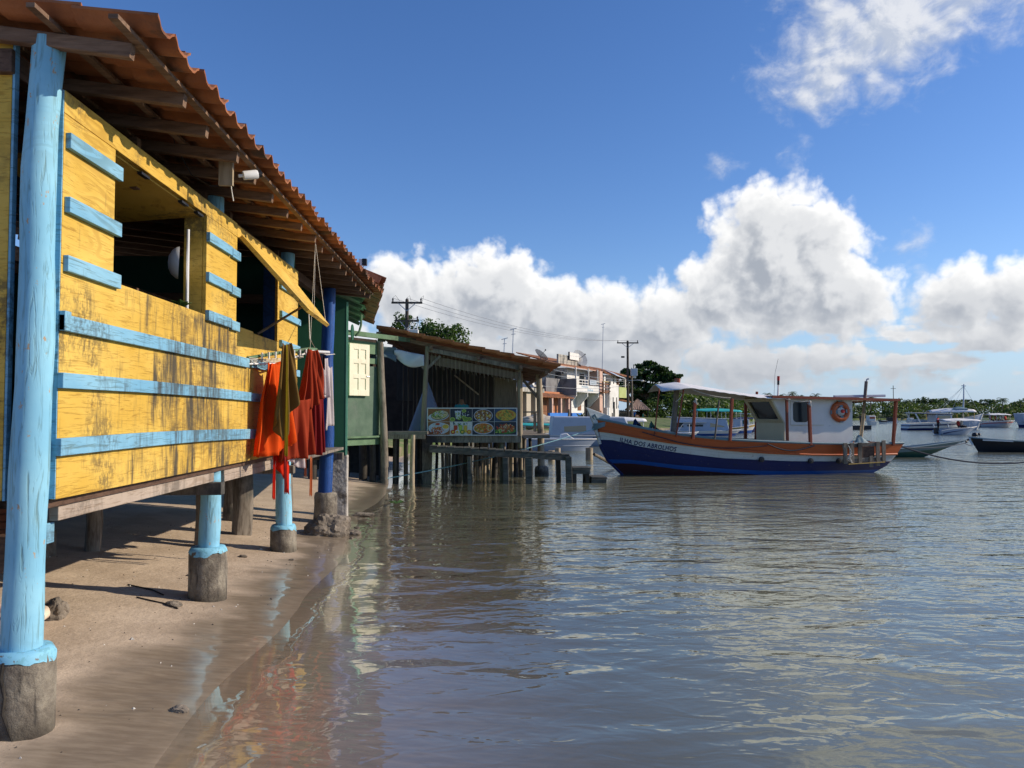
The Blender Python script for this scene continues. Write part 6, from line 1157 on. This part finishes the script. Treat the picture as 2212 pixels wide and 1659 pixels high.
mnet, q = base('dish_mesh'); q.b.inputs['Base Color'].default_value = (.30, .31, .33, 1); tb = q.new('ShaderNodeBsdfTransparent'); mx = q.new('ShaderNodeMixShader'); mx.inputs[0].default_value = .55; q.l.new(tb.outputs[0], mx.inputs[1]); q.l.new(q.b.outputs[0], mx.inputs[2]); q.l.new(mx.outputs[0], q.o.inputs[0])
p = at(1170, 766, 81); dish('mesh satellite dish tilted up on the tiled guesthouse roof', tuple(p), .85, R(20), R(-48), 'dish_mesh', .7)
p = at(1254, 773, 88); dish('large mesh satellite dish behind the blank sign board', tuple(p), 1.05, R(-50), R(-25), 'dish_mesh', 1.0)
p = at(1150, 822, 61); dish('small white satellite dish on the garage slab', tuple(p), .42, R(-20), R(-15), 'cabin_white', .45)
for px, y0, y1, Y_, lab in ((1109,711,800,58,'thin television aerial pole behind the restaurant roof'),(1090,732,800,60,'shorter aerial with crossbars left of the thin one'),(1303,700,838,92,'very tall thin aerial above the pink house')):
    a, c_ = at(px, y0, Y_), at(px-3, y1, Y_); b = MB(); b.tube([c_, a], .035, 5); b.tube([a+Vector((-.25, 0, -.05)), a+Vector((.25, 0, .08))], .03, 4); b.tube([a+Vector((-.15, 0, -.4)), a+Vector((.15, 0, -.36))], .025, 4); tag(b.build('aerial', 'boat_grey', None), lab, 'aerial')
# utility poles and lines
mat('pole_dark', (.05, .042, .036), (.09, .075, .06), 3, rough=.9)
def upole(label, x, y, zb, zt, arms, r_=.16):
    t = thing('utility_pole', label, 'utility pole', (x, y, zb)); MB().tube([(x, y, zb-.5), (x, y, zt)], [r_*1.15, r_*.85], 8).build('pole', 'pole_dark', t, smooth=60)
    for z, w_, n_ in arms:
        a = MB().box((x-w_/2, y-.12, z-.07), (x+w_/2, y-.02, z+.07)).build('crossarm', 'pole_dark', t)
        for i in range(n_): xx = x-w_/2+.1+(w_-.2)*i/(n_-1); MB().lathe([(.03, 0), (.06, .05), (.04, .1), (.07, .16), (.03, .26)], (xx, y-.07, z+.07), 8).build('insulator', 'black_hull', a)
        b = MB(); b.tube([(x-w_*.3, y-.1, z), (x, y-.1, z-.6)], .03, 4); b.tube([(x+w_*.3, y-.1, z), (x, y-.1, z-.6)], .03, 4); b.build('brace', 'boat_grey', t)
    return t
t1 = upole('tall dark utility pole with transformer and street lamp beside the white house', 17.5, 92, .9, 10.35, ((10.1, 2.6, 3),)); MB().tube([(18.2, 93, .6), (18.15, 93, 7.0)], [.15, .12], 8).build('twin_pole', 'grey_wood', t1, smooth=60)
tr_ = MB(); tr_.box((17.85, 91.6, 6.1), (18.6, 92.2, 7.0)); tr_ = tr_.build('transformer', 'boat_grey', t1, bevel=.04); MB().box((18.15, 91.7, 5.85), (18.45, 92, 6.09)).build('tank_foot', 'cabin_white', tr_); MB().tube([(18.2, 91.9, 7.0), (18.2, 91.9, 7.5)], .05, 6).build('bushing', 'black_hull', tr_)
b = MB(); b.tube([(17.5, 91.9, 5.55), (18.6, 91.6, 5.6), (19.1, 91.5, 5.55)], .035, 5); b = b.build('lamp_arm', 'boat_grey', t1); MB().lathe([(.05, .0), (.16, -.05), (.2, -.14), (.12, -.22), (0, -.24)], (19.2, 91.5, 5.6), 10).build('lamp_head', 'cabin_white', b, smooth=50)
MB().box((16.7, 91.9, 8.3), (17.1, 92.05, 8.5)).build('fuse_rack', 'black_hull', t1)
t2 = upole('weathered utility pole with two crossarms and transformer behind the restaurant', -5.4, 55, 1.2, 9.75, ((9.5, 2.2, 3), (8.2, 1.7, 2)), .14); tr_ = MB().box((-5.35, 54.5, 6.9), (-4.55, 55, 7.55)).build('transformer', 'cabin_white', t2, bevel=.04)
for i in range(3): MB().tube([(-5.15+.25*i, 54.7, 7.55), (-5.12+.27*i, 54.7, 8.0)], .035, 6).build('bushing', 'cabin_white', tr_)
b = MB()
for i in range(3): b.tube([(-5.12+.27*i, 54.7, 8.0), (-5.2+.3*i, 54.8, 8.4), (-5.5+.2*i, 54.9, 8.3)], .015, 4); b.tube([(-6.4+1.0*i, 54.9, 9.85), (-6.2+1.0*i, 54.8, 10.0), (-5.9+.8*i, 54.9, 9.6)], .012, 4)
b.build('jumper_wires', 'black_hull', t2)
mat('wire', (.30, .31, .33), rough=.6, bump=0)
for i in range(3):
    tag(MB().tube(rope((-6.4+1.0*i, 54.93, 9.84), (16.3+1.2*i, 91.93, 10.43), 1.0, 24), .014, 4).build('power_line', 'wire', None), 'overhead power line sagging between the two utility poles', 'power line', 'high power lines')
for i, (z0, z1) in enumerate(((6.2, 5.7), (5.6, 5.5), (4.2, 5.0))): tag(MB().tube(rope((2.0, 62, z0), (17.4, 91.8, z1), .5, 20), .02, 4).build('power_line', 'wire', None), 'overhead cable crossing the front of the guesthouse', 'power line', 'street cables')
# hut, fence, small things on the bank
p = at(1377, 885, 98); t = thing('tiled_hut', 'small open hut with pyramid tile roof behind the utility pole', 'hut', (p.x, 98, .8)); b = MB(); A_ = Vector((p.x, 98, 3.5)); w_ = 1.35; cs = [Vector((p.x-w_, 98-w_, 2.05)), Vector((p.x+w_, 98-w_, 2.05)), Vector((p.x+w_, 98+w_, 2.05)), Vector((p.x-w_, 98+w_, 2.05))]
mat('hut_tile', (.36, .24, .18), (.46, .33, .26), .7, rough=.9, dirt=(.14, .10, .08), dlo=.5, dhi=.66, dscale=1.)
for i in range(4):
    a, c_ = cs[i], cs[(i+1) % 4]; n_ = 10
    for k_ in range(n_): u0, u1 = (k_+.12)/n_, (k_+.88)/n_; um = (u0+u1)/2; tp = A_.lerp((a+c_)/2, .03)+(c_-a)*(um-.5)*.06; b.tube([lerp(a, c_, um), lerp(a, c_, um).lerp(tp, .5), tp], [.10, .065, .02], 6)
    b.poly([a, c_, A_])
b.build('roof', 'hut_tile', t)
for x, y in ((-1.1,-1.1),(1.1,-1.1),(1.1,1.1),(-1.1,1.1)): MB().box((p.x+x-.06, 98+y-.06, .4), (p.x+x+.06, 98+y+.06, 2.2)).build('post', 'pole_dark', t)
MB().box((p.x-1.1, 98.9, .4), (p.x+1.1, 99, 1.9)).build('back_wall', 'dark_int', t)
a, c_ = at(1338, 893, 93), at(1357, 893, 95); t = thing('slat_fence', 'dark board fence between the white house and the utility pole', 'fence', (a.x, 93, .7)); b = MB()
for i in range(12): q_ = lerp(a, c_, i/11); b.box((q_.x-.045, q_.y-.02, .6), (q_.x+.045, q_.y+.02, 2.0+.08*math.sin(i*3)))
b.build('slats', 'pole_dark', t); MB().beam((a.x, a.y+.05, 1.7), (c_.x, c_.y+.05, 1.7), .05, .1).build('rail', 'pole_dark', t)
rock_('sand_heap', tuple(at(1163, 911, 51)), (1.05, 1.0, .48), 'pale heap of sand dumped on the grass behind the restaurant', 3.3, 'wall_beige'); C.objects[-1]['category'] = 'sand heap'
p = at(1255, 895, 79); t = thing('agave', 'spiky green agave in front of the guesthouse', 'plant', (p.x, 79, 1.0)); b = MB()
for i in range(22): a = i*2.4; d = Vector((math.cos(a), math.sin(a), rnd.uniform(.5, 1.6))).normalized()*rnd.uniform(.5, .9); s_ = d.cross(Vector((0, 0, 1))).normalized()*.06; o_ = Vector((p.x, 79, 1.05)); b.add([o_-s_, o_+s_, o_+d*.6+s_*.8, o_+d, o_+d*.6-s_*.8], [(0, 1, 2, 3, 4)])
b.build('leaves', 'leaf_mid', t, fix=False, solid=.02); MB().box((p.x-.6, 78.6, .75), (p.x+.8, 79.3, 1.0)).build('planter', 'cabin_white', t)
def chair(label, x, y, z, rz, m):
    t = thing('chair', label, 'chair', (x, y, z), rz); bx(t, (-.2, -.2, .38), (.2, .2, .43), m, 'seat'); bx(t, (-.2, .17, .44), (.2, .21, .85), m, 'backrest')
    for sx in (-1, 1):
        for sy in (-1, 1): bx(t, (sx*.17-.02, sy*.17-.02, -.05), (sx*.17+.02, sy*.17+.02, .378), m, 'leg')
p = at(1299, 900, 82); chair('brown wooden chair by the guesthouse door', p.x, 82, 1.05, .6, 'wood_red'); p = at(1378, 905, 96); chair('pink plastic chair at the hut', p.x, 96, .55, 2.2, 'wall_pink')
t = thing('table', 'rough wooden table on the side walk of the restaurant', 'table', (1.3, 22, 1.08)); MB().box((.98, 21.7, 1.62), (1.55, 22.3, 1.66)).build('table_top', 'pole_wood', t)
for x in (1.03, 1.5):
    for y in (21.75, 22.25): MB().box((x-.025, y-.025, 1.08), (x+.025, y+.025, 1.618)).build('leg', 'pole_wood', t)
p = at(1210, 925, 43); h = shape(4.2, 1.4, .55, .42, .45); t = boat('canopy_skiff', 'skiff with a striped blue canopy in front of the grassy bank', (p.x, 43, 0), R(180), h, [.5], ['hull_white', 'hull_navy']); cano(t, .0, 3.8, .65, .93, .12, 'teal_canvas'); posts(t, [((u, s_*.6, .4), (u, s_*.6, .95)) for u in (.2, 2, 3.6) for s_ in (-1, 1)], .02, 'cabin_white')
for i, (px, y1, Y_, r_) in enumerate(((1228,884,64,.10),(1326,868,68,.10),(1322,892,70,.07))):
    a = at(px, y1, Y_); tag(MB().tube([(a.x, Y_, -.5), (a.x+.03, Y_, a.z)], [r_, r_*.8], 7, jit=.1).build('mooring_post', 'grey_wood', None, smooth=60), ['weathered post left of the bow in front of the agave','tall weathered post just behind the bow','thin post beside the tall weathered post'][i], 'post')

# ================================================================ people
for n_, c_ in (('skin_brown', (.20, .105, .06)), ('hair_black', (.012, .01, .01)), ('shirt_teal', (.03, .22, .24)), ('shirt_blue', (.02, .09, .30)), ('shirt_mint', (.10, .32, .24)), ('shorts_dark', (.02, .025, .035)), ('vest_red', (.50, .05, .04)), ('shirt_white', (.6, .6, .58)), ('shirt_orange', (.55, .2, .1))): mat(n_, c_, None, 8, rough=.85, bump=0)
def person(label, loc, rz, shirt, pants, sit=False, h=1.5, arms=(0, 0), cat='person'):
    t = thing('person', label, cat, loc, rz); k_ = h/1.72; V = []; E_ = []; Rr = []
    def j(p, r, par=None): V.append(Vector(p)*k_); Rr.append(r*k_); (E_.append((par, len(V)-1)) if par is not None else None); return len(V)-1
    dz_ = -.45 if sit else 0.
    pe = j((0, 0, .95+dz_), .14); s1 = j((0, .0, 1.12+dz_), .125, pe); s2 = j((0, .01, 1.32+dz_), .15, s1); nk = j((0, .0, 1.47+dz_), .058, s2); hd = j((0, -.015, 1.58+dz_), .092, nk); ht = j((0, -.01, 1.67+dz_), .085, hd); ns = j((0, -.115, 1.575+dz_), .02, hd)
    for s_, a_ in ((-1, arms[0]), (1, arms[1])):
        sh_ = j((s_*.19, .01, 1.40+dz_), .062, s2); el_ = j((s_*(.25+.1*a_), .03-.2*a_, 1.12+dz_+.15*a_), .045, sh_); wr = j((s_*.24, -.08-.28*a_, .90+dz_+.35*a_), .033, el_); hn = j((s_*.235, -.12-.33*a_, .83+dz_+.38*a_), .04, wr)
        fg = j((s_*.23, -.15-.36*a_, .76+dz_+.40*a_), .022, hn); j((s_*.20, -.15-.34*a_, .80+dz_+.4*a_), .014, hn)
        if sit: hp = j((s_*.10, -.05, .48), .10, pe); kn = j((s_*.12, -.42, .50), .07, hp); an = j((s_*.12, -.40, .10), .045, kn); j((s_*.13, -.55, .04), .04, an)
        else: hp = j((s_*.10, 0, .86), .10, pe); kn = j((s_*.11, -.03, .50), .066, hp); an = j((s_*.11, .02, .10), .043, kn); j((s_*.13, -.13, .04), .042, an)
    me = bpy.data.meshes.new('body'); me.from_pydata(V, E_, []); o = bpy.data.objects.new('body', me); C.objects.link(o); md = o.modifiers.new('skin', 'SKIN'); o.modifiers.new('sub', 'SUBSURF').levels = 1
    for v, r_ in zip(me.skin_vertices[0].data, Rr): v.radius = (r_, r_); v.use_root = False
    me.skin_vertices[0].data[0].use_root = True
    dg = bpy.context.evaluated_depsgraph_get(); m2 = bpy.data.meshes.new_from_object(o.evaluated_get(dg)); bpy.data.objects.remove(o); m2.name = 'body'
    for m_ in ('skin_brown', shirt, pants, 'hair_black'): m2.materials.append(MAT[m_])
    for f in m2.polygons:
        c = f.center/k_; z = c.z-dz_; f.use_smooth = True
        if z > 1.62 or (z > 1.5 and c.y > .02): f.material_index = 3
        elif 1.0 < z < 1.46 and abs(c.x) < .27 and (abs(c.x) < .2 or z > 1.2): f.material_index = 1
        elif (sit and c.z < .62 and abs(c.x) < .2 and c.z > .3) or (not sit and .52 < z <= 1.0 and abs(c.x) < .215): f.material_index = 2
    o = bpy.data.objects.new('body', m2); C.objects.link(o); o.parent = t; return t
person('person in a turquoise top sitting behind the food banner', (-.52, 19.3, DZ), R(0), 'shirt_teal', 'shorts_dark', True, 1.28)
MB().box((-.72, 19.2, DZ), (-.32, 19.55, DZ+.32)).build('stool', 'dark_int', None); tag(C.objects[-1], 'dark stool under the person behind the food banner', 'stool')
p = at(1370, 905, 96.5); person('person in a blue shirt standing by the tiled hut', (p.x, 96.5, .45), R(160), 'shirt_blue', 'shorts_dark', False, 1.5)
p = at(1389, 915, 97); person('person in a mint green shirt and dark shorts leaning forward at the hut', (p.x, 97, .32), R(100), 'shirt_mint', 'shorts_dark', False, 1.45, (.8, .8))
p = at(1380, 912, 97.5); person('person seated between the two standing people at the hut', (p.x, 97.5, .38), R(20), 'shirt_orange', 'shorts_dark', True, 1.5)
def aboard(px, Y_, z, lab, shirt, sit, h=1.25): p = at(px, 915, Y_); person(lab, (p.x, Y_, z), R(30), shirt, 'shorts_dark', sit, h)
aboard(2070, 56, .30, 'person in a red life vest seated under the speedboat canopy', 'vest_red', True); aboard(2077, 56.2, .30, 'person in a white shirt seated beside the red vest on the speedboat', 'shirt_white', True); aboard(2026, 56.3, .3, 'person in a red vest standing at the stern of the speedboat', 'vest_red', False, 1.1)
for i, px in enumerate((2140, 2151, 2161, 2172)): aboard(px, 86, .48, ['passenger nearest the canopy front of the tour boat','passenger in orange at the middle of the tour boat','passenger with pale shirt on the tour boat','passenger in red near the tour boat stern'][[3,2,1,0].index(i)], ['vest_red', 'shirt_orange', 'shirt_white', 'vest_red'][i], True, 1.35)
